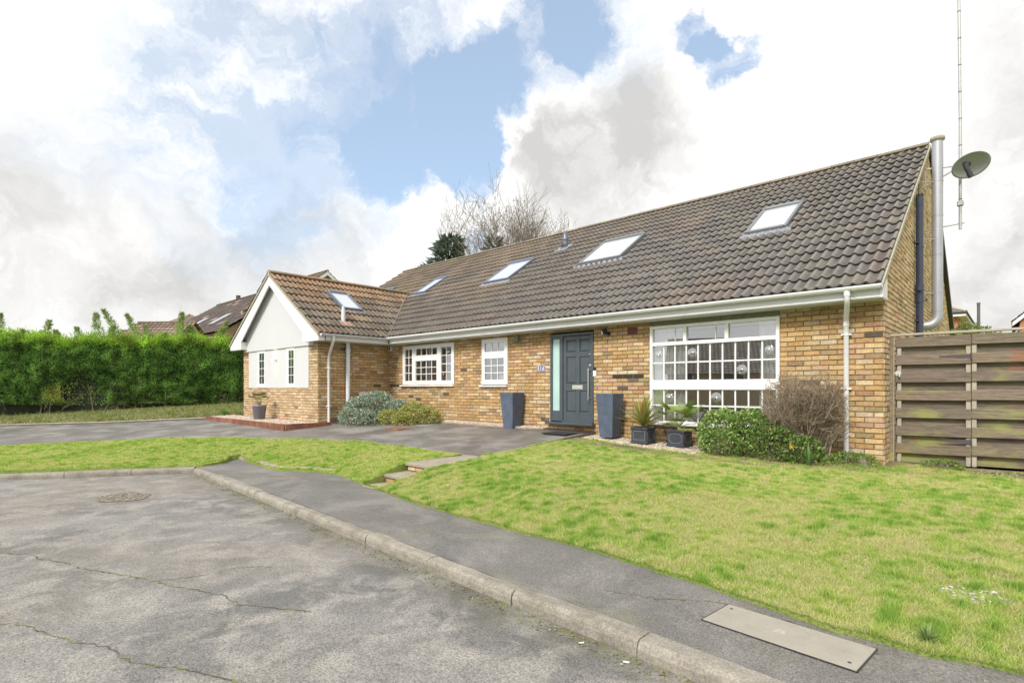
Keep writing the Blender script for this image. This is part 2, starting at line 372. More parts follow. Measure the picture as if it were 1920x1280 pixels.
DRIVEM = asphalt('drive_asphalt', (.155,.144,.133,1), (.24,.226,.21,1), (.105,.098,.09,1), moss=.12, mscale=.5, browns=.15, gloss=.42)
def grass_ground(name, lighter=1.0):
    m, T, p = base_mat(name); P = T.pos(); Pa = T.vmath('MULTIPLY', P, (1, 1, 0))
    c = T.mix(T.map(T.noise(Pa, 1.4, 5, .6), .4, .62), (.16, .26, .035, 1), (.27, .33, .07, 1))
    c = T.mix(T.map(T.noise(Pa, 5, 5, .65), .5, .68, 0, .8), c, (.30, .27, .12, 1))
    c = T.vscale(c, T.map(T.noise(P, 60, 4, .7), .3, .7, .5, 1.4))
    T.put(p.inputs['Base Color'], c); p.inputs['Roughness'].default_value = .95; bump(T, p, T.noise(P, 80, 4, .7), .8, .02); return m
LAWNM = grass_ground('lawn_soil')
SOIL = pm('bare_soil', (.17, .13, .08), .95, .35, 8, .8, 40, tint=((.22, .20, .07), 3, .45, .6), dist=.02)
def kerb_mat():
    m, T, p = base_mat('kerb_concrete'); P = T.pos()
    c = T.mix(T.map(T.noise(P, 6, 6, .65), .35, .65), (.20, .18, .145, 1), (.31, .285, .24, 1))
    c = T.vscale(c, T.map(T.noise(P, 75, 3, .7), .3, .7, .65, 1.3))
    c = T.mix(T.map(T.noise(P, 2.5, 5, .7), .55, .7, 0, .6), c, (.11, .10, .07, 1))
    T.put(p.inputs['Base Color'], c); p.inputs['Roughness'].default_value = .9; bump(T, p, T.noise(P, 90, 4, .7), .6, .006); return m
KERBM = kerb_mat()
SLABM = pm('slab_concrete', (.30, .265, .205), .9, .2, 5, .5, 70, tint=((.24, .21, .15), 7, .5, .68), spots=((.14, .12, .08), 60, .6, .7))
COVERM = pm('cover_concrete', (.31, .285, .235), .9, .12, 6, .5, 80, spots=((.2, .18, .13), 70, .6, .72), tint=((.33, .31, .26), 5, .5, .7))

# far ground
g = MB(); g.face([(-900, -900, -.42), (900, -900, -.42), (900, 900, -.42), (-900, 900, -.42)]); g.face([(-60, .5, -.02), (60, 3, -.02), (60, 90, -.02), (-60, 90, -.02)])
struct('ground', g.build('ground', LAWNM))
road_poly = [(-8.70,-6.02),(-6,-6.18),(-3,-6.36),(-.11,-6.53),(3,-6.71),(12,-7.2),(14,-30),(-40,-30),(-36,-18),(-22,-13),(-14.6,-16),(-11.2,-10.3),(-10.13,-8.35)]
struct('road', poly_sheet('road', road_poly, lambda x, y: -.33+0*x, ROADM, .8, 0))
R_EDGE = [(-5.08,-5.04),(-4.55,-5.11),(-3.73,-5.26),(-2.76,-5.35),(-1.9,-5.385),(-1.2,-5.41),(-.6,-5.48),(-.17,-5.56),(.14,-5.64),(.27,-5.67),(.56,-5.73),(.87,-5.69),(1.04,-5.71),(1.37,-5.65),(2.5,-5.62),(4.,-5.6),(7,-5.6)]
L_EDGE = [(-5.08,-5.04),(-5.6,-4.92),(-6.04,-4.84),(-6.7,-4.89),(-7.2,-5.22),(-7.87,-5.22),(-9.2,-5.10),(-9.2,-5.25),(-8.88,-5.48),(-8.74,-5.87)]
path_poly = [(-8.72,-5.93),(-5,-6.13),(-.11,-6.42),(3,-6.60),(12,-7.1),(12,-5.2),(4,-5.3),(1.4,-5.4),(0,-5.3),(-1.9,-5.2),(-3.7,-5.05),(-4.5,-4.9),(-5.08,-4.8),(-5.6,-4.65),(-6.7,-4.7),(-7.2,-5.0),(-7.9,-5.0),(-9.3,-4.95),(-9.35,-5.2),(-9.0,-5.7)]
struct('footpath', poly_sheet('footpath', path_poly, lambda x, y: -.238+.01*(y+6)+.002*np.sin(x*2.3+y*3), PATHM, .5, 0))
DR_EDGE = [(-4.85,-3.12),(-6,-3.18),(-7,-3.22),(-8.1,-3.26),(-9.3,-3.6),(-10.55,-4.1),(-11.9,-4.64),(-12.8,-5.3),(-13.65,-6.1),(-15.3,-7.9),(-16.5,-9.5),(-18.5,-12.5)]
drive_poly = [(-4.76,.02),(-4.85,-3.12)]+DR_EDGE[1:]+[(-26,-12),(-23.8,-8.6),(-22.6,-7.4),(-19.5,-5.2),(-17.25,-3.0),(-16.7,-2.0),(-11.9,-2.1),(-11.9,.02)]
struct('driveway', poly_sheet('driveway', drive_poly, lambda x, y: drive_z(x, y)+.003*np.sin(x*1.3)*np.sin(y*1.9), DRIVEM, .5, .2))
# kerb (one run of stones with mortar joints) -----------------------------------
def kerb_run(mb, a, b, ztop, zbot, wid=.125, L=.93, side=1):
    a = Vector((*a, 0)); b = Vector((*b, 0)); d = (b-a); tot = d.length; d.normalize(); n = Vector((-d.y, d.x, 0))*side
    k = max(1, round(tot/L)); l = tot/k
    prof = [(0, zbot), (.0, ztop-.045), (.008, ztop-.02), (.028, ztop-.003), (.05, ztop), (wid, ztop), (wid, zbot)]
    for i in range(k):
        p0 = a+d*(i*l+.004); dz = random.uniform(-.004, .004); off = random.uniform(-.004, .004); m_ = 6
        for j in range(m_):
            q0 = p0+d*((l-.008)*j/m_); q1 = p0+d*((l-.008)*(j+1)/m_)
            V = []
            for q, jj in ((q0, j), (q1, j+1)):
                for u, z in prof:
                    e = .0035*noise.noise(Vector((q.x*5, q.y*5, u*30+z*9)))
                    V.append(q+n*(u+off+e*2)+Vector((0, 0, z+(dz+e*2 if z > zbot+.01 else 0))))
            np_ = len(prof); mb.faces(V, [(c, c+1, np_+c+1, np_+c) for c in range(np_-1)], 0, smooth=False)
            if j == 0: mb.faces(V[:np_], [tuple(range(np_))[::-1]])
            if j == m_-1: mb.faces(V[np_:], [tuple(range(np_))])
mb = MB()
kerb_run(mb, (-8.70,-6.02), (-.11,-6.53), -.24, -.42); kerb_run(mb, (-.11,-6.53), (10,-7.09), -.24, -.42)
kerb_run(mb, (-8.74,-6.0), (-10.13,-8.36), -.235, -.42, side=-1); kerb_run(mb, (-10.13,-8.36), (-14.6,-16), -.235, -.42, side=-1)
struct('kerb', mb.build('kerb', KERBM))
def ragged(pts, amp, step=.07, sd=0):
    o = []
    for (xa, ya), (xb, yb_) in zip(pts, pts[1:]):
        L = math.hypot(xb-xa, yb_-ya); k = max(1, int(L/step)) if L < 3 else 1; nx, ny = -(yb_-ya)/L, (xb-xa)/L
        for i in range(k):
            f = i/k; q = Vector((xa+(xb-xa)*f, ya+(yb_-ya)*f, sd)); e = amp*(noise.noise(q*2.2)+.7*noise.noise(q*7)+.4*noise.noise(q*18)); o.append((q.x+nx*e, q.y+ny*e))
    o.append(pts[-1]); return o
R_EDGE = ragged(R_EDGE, .035); L_EDGE_R = None; DR_RAG = ragged(DR_EDGE, .012, .15, 5)
# lawns
right_lawn = R_EDGE+[(7,1.0),(2.2,.62),(.25,.30),(.1,-.1),(-.1,-.25),(-1.2,-.3),(-2.15,-.45),(-2.3,-1.0),(-3.2,-1.03),(-4.15,-.80),(-4.72,-.72),(-4.80,-3.15),(-4.64,-3.3),(-4.60,-4.28),(-4.62,-4.7),(-4.72,-5.02)]
left_lawn = L_EDGE[::-1]+[(-5.16,-4.72),(-5.19,-4.3),(-5.2,-3.18)]+DR_EDGE[1:]+[(-16.5,-15.5),(-14.45,-16),(-10.02,-8.35),(-8.64,-5.98)]
left_lawn = ragged([(-8.74,-5.87),(-8.88,-5.48),(-9.2,-5.25),(-9.2,-5.10),(-7.87,-5.22),(-7.2,-5.22),(-6.7,-4.89),(-6.04,-4.84),(-5.6,-4.92),(-5.14,-5.02)], .025, .1, 3)+[(-5.16,-4.6),(-5.2,-4.3),(-5.2,-3.20)]+DR_RAG[3:]+[(-17.5,-15.5),(-14.75,-15.9),(-10.24,-8.30),(-8.86,-5.98)]
struct('lawn_right', poly_sheet('lawn_right', right_lawn, lawn_z, LAWNM, .12, .12))
struct('lawn_left', poly_sheet('lawn_left', left_lawn, lawn_z, LAWNM, .15, .12))
verge_poly = [(-26.5,-12),(-24.2,-8.4),(-22.7,-7.35),(-19.5,-5.16),(-17.3,-2.95),(-17.4,.5),(-23.2,.8),(-29,-12)]
def verge_z(x, y): return drive_z(x, y)+.035
struct('verge', poly_sheet('verge', verge_poly, verge_z, LAWNM, .4, .1))

# ------------------------------------------------------------------ grass (stuff)
def grass(name, poly, zf, dens, hgt, wid, label, palette, keep=None, seed=1):
    r = np.random.default_rng(seed); P = np.array(poly); lo = P.min(0); hi = P.max(0)
    def samp():
        n = int((hi-lo).prod()*dens); x = r.uniform(lo[0], hi[0], n); y = r.uniform(lo[1], hi[1], n)
        m = inpoly(x, y, poly)
        # only what the view (and a step aside) can see
        dx = x-CAM[0]; dy = y-CAM[1]; t = dx*FW[0]+dy*FW[1]; l = dx*RT[0]+dy*RT[1]
        m &= (t > .6) & (np.abs(l) < t*1.15+1.0); m &= r.random(n) < np.clip((6.5/np.maximum(t, .1))**1.5, .18, 1)
        return x[m], y[m], t[m]
    x, y, t = samp()
    def fn(sx, oz): return np.array([noise.noise(Vector((a*sx, b*sx, oz))) for a, b in zip(x, y)])
    n1 = fn(1.1, 3.); n2 = fn(3.4, 9.); n3 = fn(9., 5.)
    g_ = np.clip(.66+n1*.5+n2*.6+.95*n3+.22*np.exp(-((x+.2)**2+(y+4.4)**2)/1.6), 0, 1)           # 0 lush green .. 1 straw
    if keep is not None:
        k = keep(x, y, n2, n3, r); x, y, t, n1, n2, n3, g_ = (a[k] for a in (x, y, t, n1, n2, n3, g_))
    n = len(x); z = zf(x, y)
    sc = np.clip(t/6.5, .75, 1.9)
    h = hgt*r.uniform(.45, 1.25, n)*(1.15-.55*g_)*(1+.9*np.clip(n2-.1, 0, 1)+1.2*np.clip(-n3-.15, 0, 1)); ww = wid*sc*r.uniform(.7, 1.3, n)
    a = r.uniform(0, 2*np.pi, n); b = r.uniform(0, 2*np.pi, n); lean = h*r.uniform(.2, 1.1, n)*(.6+.9*g_)
    V = np.zeros((n, 3, 3)); ca, sa = np.cos(a)*ww/2, np.sin(a)*ww/2
    V[:, 0] = np.stack([x-ca, y-sa, z-.004], 1); V[:, 1] = np.stack([x+ca, y+sa, z-.004], 1)
    V[:, 2] = np.stack([x+np.cos(b)*lean, y+np.sin(b)*lean, z+h], 1)
    pal = np.array(palette); q = np.clip(g_+r.normal(0, .16, n), 0, 1)*(len(pal)-1); i = np.minimum(q.astype(int), len(pal)-2); f = (q-i)[:, None]
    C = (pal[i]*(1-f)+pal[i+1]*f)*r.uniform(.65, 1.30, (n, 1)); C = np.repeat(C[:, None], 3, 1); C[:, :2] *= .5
    o = np_mesh(name, V.reshape(-1, 3), np.arange(n*3).reshape(-1, 3), GRASSM, C.reshape(-1, 3)); tag(o, label, 'grass', kind='stuff'); return o
GRASSM = leaf_mat('grass_blade', .6, .35)
PAL = [(.27, .48, .07), (.40, .59, .105), (.52, .66, .145), (.64, .69, .21), (.75, .70, .33)]
def keepR(x, y, n2, n3, r):
    bare = np.zeros(len(x))
    for cx_, cy_, rx, ry, s in [(1.15,-4.88,.20,.10,.8),(.45,-2.2,1.0,.35,.55),(1.4,-2.0,.9,.3,.5),(-.8,-1.6,.7,.16,.5),(-2.2,-4.6,.12,.08,.8),(.75,-4.9,.1,.07,.9),(.0,-4.9,.06,.04,.9),(-3.6,-1.2,1.2,.18,.92),(-2.2,-1.35,1.2,.2,.9),(-.9,-.75,1.3,.35,.8),(.3,-.6,.9,.35,.6),(-4.7,-.95,.35,.3,.9),(1.7,.3,.9,.28,.9)]:
        bare = np.maximum(bare, s*np.clip(1.6-((x-cx_)/rx)**2-((y-cy_)/ry)**2, 0, 1))
    bare = np.maximum(bare, np.clip((n3-.42)*3, 0, .7))
    return r.random(len(x)) > bare
grass('grass_right', [(p[0]+.0, p[1]-.012) if i < len(R_EDGE) else p for i, p in enumerate(right_lawn)], lawn_z, 30000, .031, .0046, 'sloping green and straw coloured lawn in front of the bungalow', PAL, keepR, 3)
grass('grass_left', left_lawn, lawn_z, 22000, .026, .0058, 'strip of bright lawn between driveway and kerb', [(.30,.51,.075),(.43,.61,.105),(.53,.67,.14),(.62,.69,.19),(.70,.69,.27)], None, 5)
grass('grass_verge', verge_poly, verge_z, 3500, .11, .012, 'rough grass verge at the foot of the hedge', [(.20,.29,.06),(.30,.34,.10),(.42,.41,.18),(.52,.47,.27)], None, 6)

# ================================================================== THE BUNGALOW
XW, YF = -11.862, -2.165           # wing side wall plane / wing front wall plane
XWL = -16.62                       # wing far-left corner
XL = -18.2                         # left end of the house
M_ = .6607                         # roof slope
def roof_z(y): return 2.5+M_*(y+.35)
house = thing('bungalow', 'yellow stock brick bungalow with dark tiled roof, white gabled wing and slate blue front door', 'house', (-6, 3, 0))
BC = [((.47,.31,.145),22),((.51,.36,.19),20),((.44,.27,.115),16),((.54,.41,.25),12),((.46,.295,.19),9),((.40,.26,.135),8),((.31,.21,.12),4),((.41,.23,.145),3),((.56,.45,.32),5),((.52,.14,.055),.6),((.10,.08,.065),1.3),((.30,.24,.125),3)]
BCP = [((.56,.405,.245),22),((.60,.45,.29),20),((.50,.36,.205),14),((.55,.40,.27),9),((.46,.32,.18),8),((.62,.30,.19),1.2),((.30,.22,.15),2)]
def brick_col(r, tab):
    t = r.random()*sum(w_ for _, w_ in tab)
    for c, w_ in tab:
        t -= w_
        if t <= 0: k = r.uniform(.85, 1.15); return tuple(v*k for v in c)
    return tab[0][0]
def brick_wall(name, place, u0, u1, z0, z1, holes, tab, seed, lim=None, parent=house, mortar_reveal=.10, phase=0, zdark=None):
    """place(u, z, d) -> xyz with d outwards; holes [(ua,ub,za,zb)]; lim(z)->(ua,ub)"""
    r = random.Random(seed); mb = MB(); ch = .075
    # mortar backing with holes
    us = sorted({u0, u1, *[h[0] for h in holes], *[h[1] for h in holes]}); k0 = int(math.floor(z0/ch)); k1 = int(math.ceil(z1/ch))
    for k in range(k0, k1):
        za, zb = max(z0, k*ch), min(z1, (k+1)*ch)
        if zb <= za: continue
        zm = (za+zb)/2; la, lb = (u0, u1) if lim is None else lim(zb)
        la, lb = max(la, u0), min(lb, u1)
        if lb-la < .03: continue
        cuts = [la, lb]
        iv = [(la, lb)]
        for h in holes:
            if h[2] < zm < h[3]:
                nv = []
                for a, b in iv:
                    if h[1] <= a or h[0] >= b: nv.append((a, b)); continue
                    if h[0] > a: nv.append((a, h[0]))
                    if h[1] < b: nv.append((h[1], b))
                iv = nv
        for a, b in iv:
            mb.faces([place(a, za, 0), place(b, za, 0), place(b, zb, 0), place(a, zb, 0)], [(0, 1, 2, 3)], 1)
            # bricks
            L = .225; off = (L/2 if k % 2 else 0)+phase; u = math.floor((a-off)/L)*L+off
            while u < b:
                ba, bb = max(u+.006+r.uniform(-.002,.002), a+.001), min(u+L-.006+r.uniform(-.002,.002), b-.001); u += L
                if bb-ba < .03: continue
                c = brick_col(r, tab)
                if zdark: c = zdark(c, (ba+bb)/2, zm, r)
                d = .010+r.uniform(-.003, .004); jz = r.uniform(-.0015, .0015)
                zz0 = k*ch+.0065+jz; zz1 = (k+1)*ch-.0055+jz
                if zz0 < z0: zz0 = z0
                e = .004
                o = [place(ba, zz0, 0), place(bb, zz0, 0), place(bb, zz1, 0), place(ba, zz1, 0)]
                q = [place(ba+e+r.uniform(-.002, .003), zz0+e+r.uniform(-.002, .002), d), place(bb-e+r.uniform(-.003, .002), zz0+e+r.uniform(-.002, .002), d), place(bb-e, zz1-e+r.uniform(-.002, .002), d), place(ba+e, zz1-e+r.uniform(-.002, .002), d)]
                mb.faces(o+q, [(4, 5, 6, 7), (0, 1, 5, 4), (1, 2, 6, 5), (2, 3, 7, 6), (3, 0, 4, 7)], 0, c)
    for h in holes:     # reveals
        a, b, za, zb = h; D_ = -mortar_reveal
        for p, q in (((a, za), (a, zb)), ((a, zb), (b, zb)), ((b, zb), (b, za)), ((b, za), (a, za))):
            mb.faces([place(*p, 0), place(*q, 0), place(*q, D_), place(*p, D_)], [(0, 1, 2, 3)], 1)
    return mb.build(name, [BRICK, MORTAR], parent)
def greendark(c, u, z, r):       # damp algae stain at foot and eaves, eave shade painted into the tint too
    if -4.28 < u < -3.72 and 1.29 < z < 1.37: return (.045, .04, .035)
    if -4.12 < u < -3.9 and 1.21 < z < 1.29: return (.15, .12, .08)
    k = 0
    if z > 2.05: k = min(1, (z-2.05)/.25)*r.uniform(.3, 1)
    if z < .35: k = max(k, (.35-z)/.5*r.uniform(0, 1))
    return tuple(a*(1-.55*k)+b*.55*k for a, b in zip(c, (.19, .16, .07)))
W1 = (-11.17, -9.02, 1.17, 2.245); W2 = (-8.015, -7.17, 1.16, 2.25); DOOR = (-5.916, -4.823, .36, 2.22); BW = (-3.58, -1.349, .47, 2.215)
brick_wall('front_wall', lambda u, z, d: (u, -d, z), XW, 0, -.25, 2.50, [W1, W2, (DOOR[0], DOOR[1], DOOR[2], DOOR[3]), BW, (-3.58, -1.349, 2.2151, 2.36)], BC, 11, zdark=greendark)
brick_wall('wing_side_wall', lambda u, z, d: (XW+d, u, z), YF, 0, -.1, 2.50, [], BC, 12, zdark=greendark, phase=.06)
PAN = (-16.185, -12.319, 1.10, 2.45)
brick_wall('wing_front_wall', lambda u, z, d: (u, YF-d, z), XWL, XW, -.1, 2.30, [PAN], BCP, 13, mortar_reveal=.03)
def gl(z):
    if z <= roof_z(0): return (0, 10.36)
    y = (z-2.5)/M_-.35+.02; return (y, 10.37-y)
brick_wall('gable_wall', lambda u, z, d: (d, u, z), 0, 10.36, -.25, 6.15, [], BCP, 14, lim=gl)
mb = MB()   # plain hidden walls: left gable, back wall, wing left
mb.prism([(0, -.2), (10.36, -.2), (10.36, 2.6), (5.18, 6.02), (0, 2.6)], 'x', XL, XL+.2)
mb.box(XL+.2, -.05, 10.16, 10.36, -.2, 2.6); mb.box(XL+.2, XWL, .0, .2, -.2, 2.5); mb.box(XWL, XWL+.2, YF+.03, 0, -.1, 2.5)
mb.build('rear_wall', [MORTAR], house)
mb = MB(); mb.box(-3.577, -1.352, -.006, .05, 2.22, 2.49); mb.build('lintel', CONC, house)
# interior rooms (floor, ceiling, partitions)
mb = MB()
mb.box(XW+.15, -.15, .14, 4.2, .12, .18, 1); mb.box(XW+.15, -.15, .14, 4.2, 2.42, 2.46); mb.box(XW+.15, -.15, 4.2, 4.3, .1, 2.46); mb.box(-4.3, -.25, 2.3, 2.35, .19, 2.41)
for x in (XW+.1, -8.55, -6.3, -4.4, -.2): mb.box(x, x+.08, .14, 4.2, .18, 2.42)
mb.box(XWL+.25, XW-.12, YF+1.6, YF+1.65, .2, 2.4)
mb.build('room_shell', [INWALL, INDARK], house)

# ---- tiled roofs --------------------------------------------------
def tile_roof(name, O, U, V, N_, W, rows, gauge, palfn, period=.15, sub=8, seed=1, parent=house, amp=.040, clip=None):
    r = np.random.default_rng(seed); O, U, V, N_ = (np.array(a, float) for a in (O, U, V, N_))
    tw = 2*period; nt = int(math.ceil(W/tw)); k = 2*sub+1
    s = np.linspace(0, tw, k); ph = s/period
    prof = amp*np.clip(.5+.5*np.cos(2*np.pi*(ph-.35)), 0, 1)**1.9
    Vs = []; Fs = []; Cs = []; base = 0
    for i in range(rows):
        for j in range(nt):
            u = j*tw+s; u = np.minimum(u, W)
            if u[0] >= W: continue
            if clip and not clip((u[0]+u[-1])/2, (i+.5)*gauge): continue
            jl = r.normal(0, .0025); jv = r.normal(0, .004); tilt = r.normal(0, .0015)*(s-tw/2)/tw*2
            v0 = i*gauge+jv; v1 = (i+1)*gauge+.03
            hl = .052+jl; hu = .014
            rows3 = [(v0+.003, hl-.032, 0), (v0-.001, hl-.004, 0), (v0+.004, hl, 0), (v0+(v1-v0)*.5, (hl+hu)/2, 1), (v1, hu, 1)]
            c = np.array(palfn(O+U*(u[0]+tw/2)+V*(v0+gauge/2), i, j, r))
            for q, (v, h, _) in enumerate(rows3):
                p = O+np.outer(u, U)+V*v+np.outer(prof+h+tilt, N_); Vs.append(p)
                Cs.append(np.outer(.60+.70*prof/amp, c)*(.34 if q == 0 else .42 if q == 1 else 1.))  # roll shading painted into the colour: pans darker, crests lighter
            for q in range(4):
                a = base+q*k+np.arange(k-1); Fs.append(np.stack([a, a+1, a+k+1, a+k], 1))
            base += 5*k
    o = np_mesh(name, np.concatenate(Vs), np.concatenate(Fs), TILE, np.concatenate(Cs), parent, smooth=False); return o
def pn(p, s, o=0): return noise.noise(Vector((p[0]*s+o, p[1]*s, p[2]*s)))
def pal_main(p, i, j, r):
    a = .5+.9*pn(p, .45)+.35*pn(p, 1.7, 5)
    left = np.clip((-p[0]-4)/10, 0, 1); up = np.clip((p[2]-4.6)/1.6, 0, 1)
    c = np.array((.150, .138, .128))*(1-left)+np.array((.102, .086, .074))*left
    k = np.clip(a*.6*(.35+left)+up*.35-.2, 0, .85); c = c*(1-k)+np.array((.19, .145, .095))*k
    if pn(p, .55, 31) > .28: c = c*.6+np.array((.20, .15, .12))*.4
    return c*r.uniform(.90, 1.10)
def pal_wing(p, i, j, r):
    up = np.clip((p[2]-3.3)/1.0+pn(p, 1.2)*.8, 0, 1); c = np.array((.125, .103, .082))*(1-up)+np.array((.23, .145, .088))*up
    if pn(p, 1.1, 8) > .25: c = c*.75+np.array((.3, .17, .10))*.25
    return c*r.uniform(.8, 1.2)
ct = 1/math.hypot(1, M_); st = M_*ct
G = 6.625/18.15
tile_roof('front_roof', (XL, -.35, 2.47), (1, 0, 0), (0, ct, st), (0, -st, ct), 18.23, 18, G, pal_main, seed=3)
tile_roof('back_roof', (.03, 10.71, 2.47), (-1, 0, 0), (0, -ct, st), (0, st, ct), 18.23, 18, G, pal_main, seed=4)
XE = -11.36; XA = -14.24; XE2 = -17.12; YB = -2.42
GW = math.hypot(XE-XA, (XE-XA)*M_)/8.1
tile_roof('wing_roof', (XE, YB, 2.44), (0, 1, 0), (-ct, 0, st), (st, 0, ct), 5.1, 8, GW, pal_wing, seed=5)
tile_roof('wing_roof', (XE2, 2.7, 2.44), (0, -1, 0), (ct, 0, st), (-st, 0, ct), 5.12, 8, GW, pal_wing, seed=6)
mb = MB()  # boarding under the tiles
mb.faces([(XL, -.30, 2.475), (.0, -.30, 2.475), (0, 5.18, 6.09), (XL, 5.18, 6.09), (0, 10.66, 2.475), (XL, 10.66, 2.475)], [(0, 1, 2, 3), (3, 2, 4, 5)])
mb.faces([(XE-.05, YB+.04, 2.445), (XA, YB+.04, 4.32), (XE2+.05, YB+.04, 2.445), (XE-.05, 2.2, 2.445), (XA, 2.6, 4.32), (XE2+.05, 2.2, 2.445)], [(0, 3, 4, 1), (1, 4, 5, 2)])
mb.build('roof_underlay', [DARK], house)
def ridge(name, a, b, rad, cols, zdir=(0, 0, 1), L=.45, parent=house, drop=.35):
    mb = MB(); a = Vector(a); b = Vector(b); d = b-a; n = max(1, round(d.length/L)); d.normalize(); s_ = d.cross(Vector(zdir)).normalized(); z_ = s_.cross(d)
    for i in range(n):
        p0 = a+(b-a)*(i/n)+d*.006; p1 = a+(b-a)*((i+1)/n)-d*.006; V = []; K = 8; c = random.choice(cols); k = random.uniform(.85, 1.15); c = tuple(x*k for x in c)
        lift = random.uniform(-.004, .004)
        for p in (p0, p1):
            for j in range(K+1):
                t = math.pi*j/K; V.append(p+s_*math.cos(t)*rad+z_*(math.sin(t)*rad*.62+lift))
            for j in range(K+1):
                t = math.pi*(K-j)/K; V.append(p+s_*math.cos(t)*(rad-.018)+z_*(math.sin(t)*(rad-.018)*.62-.01+lift))
        m = 2*K+2; mb.faces(V, [(j, (j+1) % m, m+(j+1) % m, m+j) for j in range(m)]+[tuple(range(m))[::-1], tuple(range(m, 2*m))], 0, c)
    mb.tube([a-z_*.015, b-z_*.015], rad*.55, 8, 1)
    return mb.build(name, [TILE, CEMENT], parent)
ridge('ridge_tiles', (XL-.02, 5.18, 6.135), (.03, 5.18, 6.135), .135, [(.20,.17,.125), (.17,.145,.11), (.23,.19,.14)])
ridge('ridge_tiles', (XA, YB, 4.375), (XA, 2.47, 4.375), .125, [(.26,.15,.09), (.22,.14,.09), (.20,.155,.10)])
# verge at the right gable and the wing gable
mb = MB()
for (ya, za, yb, zb) in ((-.36, 2.475, 5.18, 6.135), (10.72, 2.475, 5.18, 6.135)):
    mb.prism([(ya, za-.045), (yb, zb-.045), (yb, zb+.02), (ya, za+.02)], 'x', -.02, .052)
mb.build('verge', CEMENT, house)
mb = MB(); mb.prism([(10.70, 2.36), (5.25, 5.97), (5.25, 6.10), (10.72, 2.49)], 'x', .0, .10); mb.build('rear_bargeboard', DARK, house)
mb = MB()
for s_, x0 in ((1, XE), (-1, XE2)):
    xs_ = [x0, XA]; mb.prism([(x0, 2.40), (XA, 4.29), (XA, 4.355), (x0, 2.465)], 'y', YB-.012, YB+.06)
mb.build('verge', CEMENT, house)
# lead valleys
mb = MB()
p0 = Vector((XE-.03, -.36, 2.52)); p1 = Vector((XA+.1, 2.33, 4.37))
mb.tube([p0-Vector((0,0,.02)), p1-Vector((0,0,.02))], .03, 6); mb.build('valley', BARK, house)

# ---- fascia, soffit, gutters --------------------------------------
mb = MB(); mb.box(XE+.02, .045, -.335, -.315, 2.31, 2.50); mb.box(XE+.02, .045, -.348, -.336, 2.318, 2.345)
mb.box(XE-.055, XE-.035, YF-.03, -.335, 2.31, 2.47)
mb.build('fascia', UPVC, house)
mb = MB(); mb.box(XW, .04, -.314, .01, 2.300, 2.312); mb.box(XW-.01, XE-.056, YF-.02, -.31, 2.300, 2.312); mb.build('soffit', SOFFIT, house)
mb = MB(); mb.prism([(-.352, 2.31), (.008, 2.31), (.008, 2.60), (-.30, 2.52), (-.352, 2.50)], 'x', .012, .046); mb.build('box_end', UPVC, house)
def gutter(a, b, out, name='gutter', ends=True, brk=.9, brk0=.35):
    mb = MB(); a = Vector(a); b = Vector(b); d = (b-a).normalized(); L = (b-a).length; o = Vector(out); K = 10; r_ = .058
    def sec(p, rr, t=.004):
        V = [p+o*(math.cos(math.pi+math.pi*j/K)*rr)+Vector((0, 0, math.sin(math.pi+math.pi*j/K)*rr*1.05)) for j in range(K+1)]
        V += [p+o*(math.cos(2*math.pi-math.pi*j/K)*(rr-t))+Vector((0, 0, math.sin(2*math.pi-math.pi*j/K)*(rr-t)*1.05)) for j in range(K+1)]
        return V
    def run(p, q, rr, tgt, t=.004):
        V = sec(p, rr, t)+sec(q, rr, t); m = 2*K+2
        tgt.faces(V, [(j, (j+1) % m, m+(j+1) % m, m+j) for j in range(m)]+[tuple(range(m)), tuple(range(m, 2*m))], 0, smooth=True)
    run(a, b, r_, mb)
    for p, q in ((a, a+d*.012), (b-d*.012, b)) if ends else ():
        V = sec(p, r_+.003, .002)[:K+1]; V2 = sec(q, r_+.003, .002)[:K+1]; mb.faces(V+V2, [tuple(range(K+1)), tuple(range(K+1, 2*K+2))])
    g = mb.build(name, UPVC, house)
    u = brk0
    while u < L:
        m2 = MB(); p = a+d*u; run(p, p+d*.035, r_+.007, m2, .006); m2.build('gutter_bracket', UPVC, g); u += brk
    return g
gutter((XE+.06, -.41, 2.478), (.05, -.41, 2.478), (0, 1, 0), brk=.82)
gutter((XE+.04, YF-.21, 2.458), (XE+.04, -.36, 2.458), (1, 0, 0), brk=.45, brk0=.3)
gutter((XE2-.04, YF-.21, 2.445), (XE2-.04, -.3, 2.445), (1, 0, 0), brk=.9)
def pipe(name, pts, r_, mat, clips=(), wall=None, n=14, collars=()):
    mb = MB(); mb.tube(pts, r_, n)
    for p, q in collars: mb.tube([p, q], r_*1.18, n)
    o = mb.build(name, mat, house)
    for z in clips:
        x, y = pts[-1][0], pts[-1][1]; m2 = MB(); m2.tube([(x, y, z-.012), (x, y, z+.012)], r_*1.22, n)
        if wall == 'y': m2.box(x-.065, x+.065, y-.008, -.001, z-.012, z+.012)
        else: m2.box(XW+.001, x+.008, y-.06, y+.06, z-.012, z+.012)
        m2.build('pipe_clip', mat, o)
    return o
pipe('downpipe', [(-.36, -.41, 2.43), (-.36, -.41, 2.33), (-.365, -.37, 2.27), (-.43, -.10, 2.10), (-.44, -.055, 2.04), (-.44, -.055, .03)], .034, UPVC, (1.86, 1.08), 'y', collars=[((-.36, -.41, 2.42), (-.36, -.41, 2.36)), ((-.44, -.055, 2.04), (-.44, -.055, 1.98))])
pipe('downpipe', [(XE+.04, -2.02, 2.42), (XE+.04, -2.02, 2.33), (XE-.02, -2.0, 2.27), (XW+.10, -1.90, 1.98), (XW+.055, -1.89, 1.93), (XW+.055, -1.89, .12)], .034, UPVC, (1.62, .62), 'x')
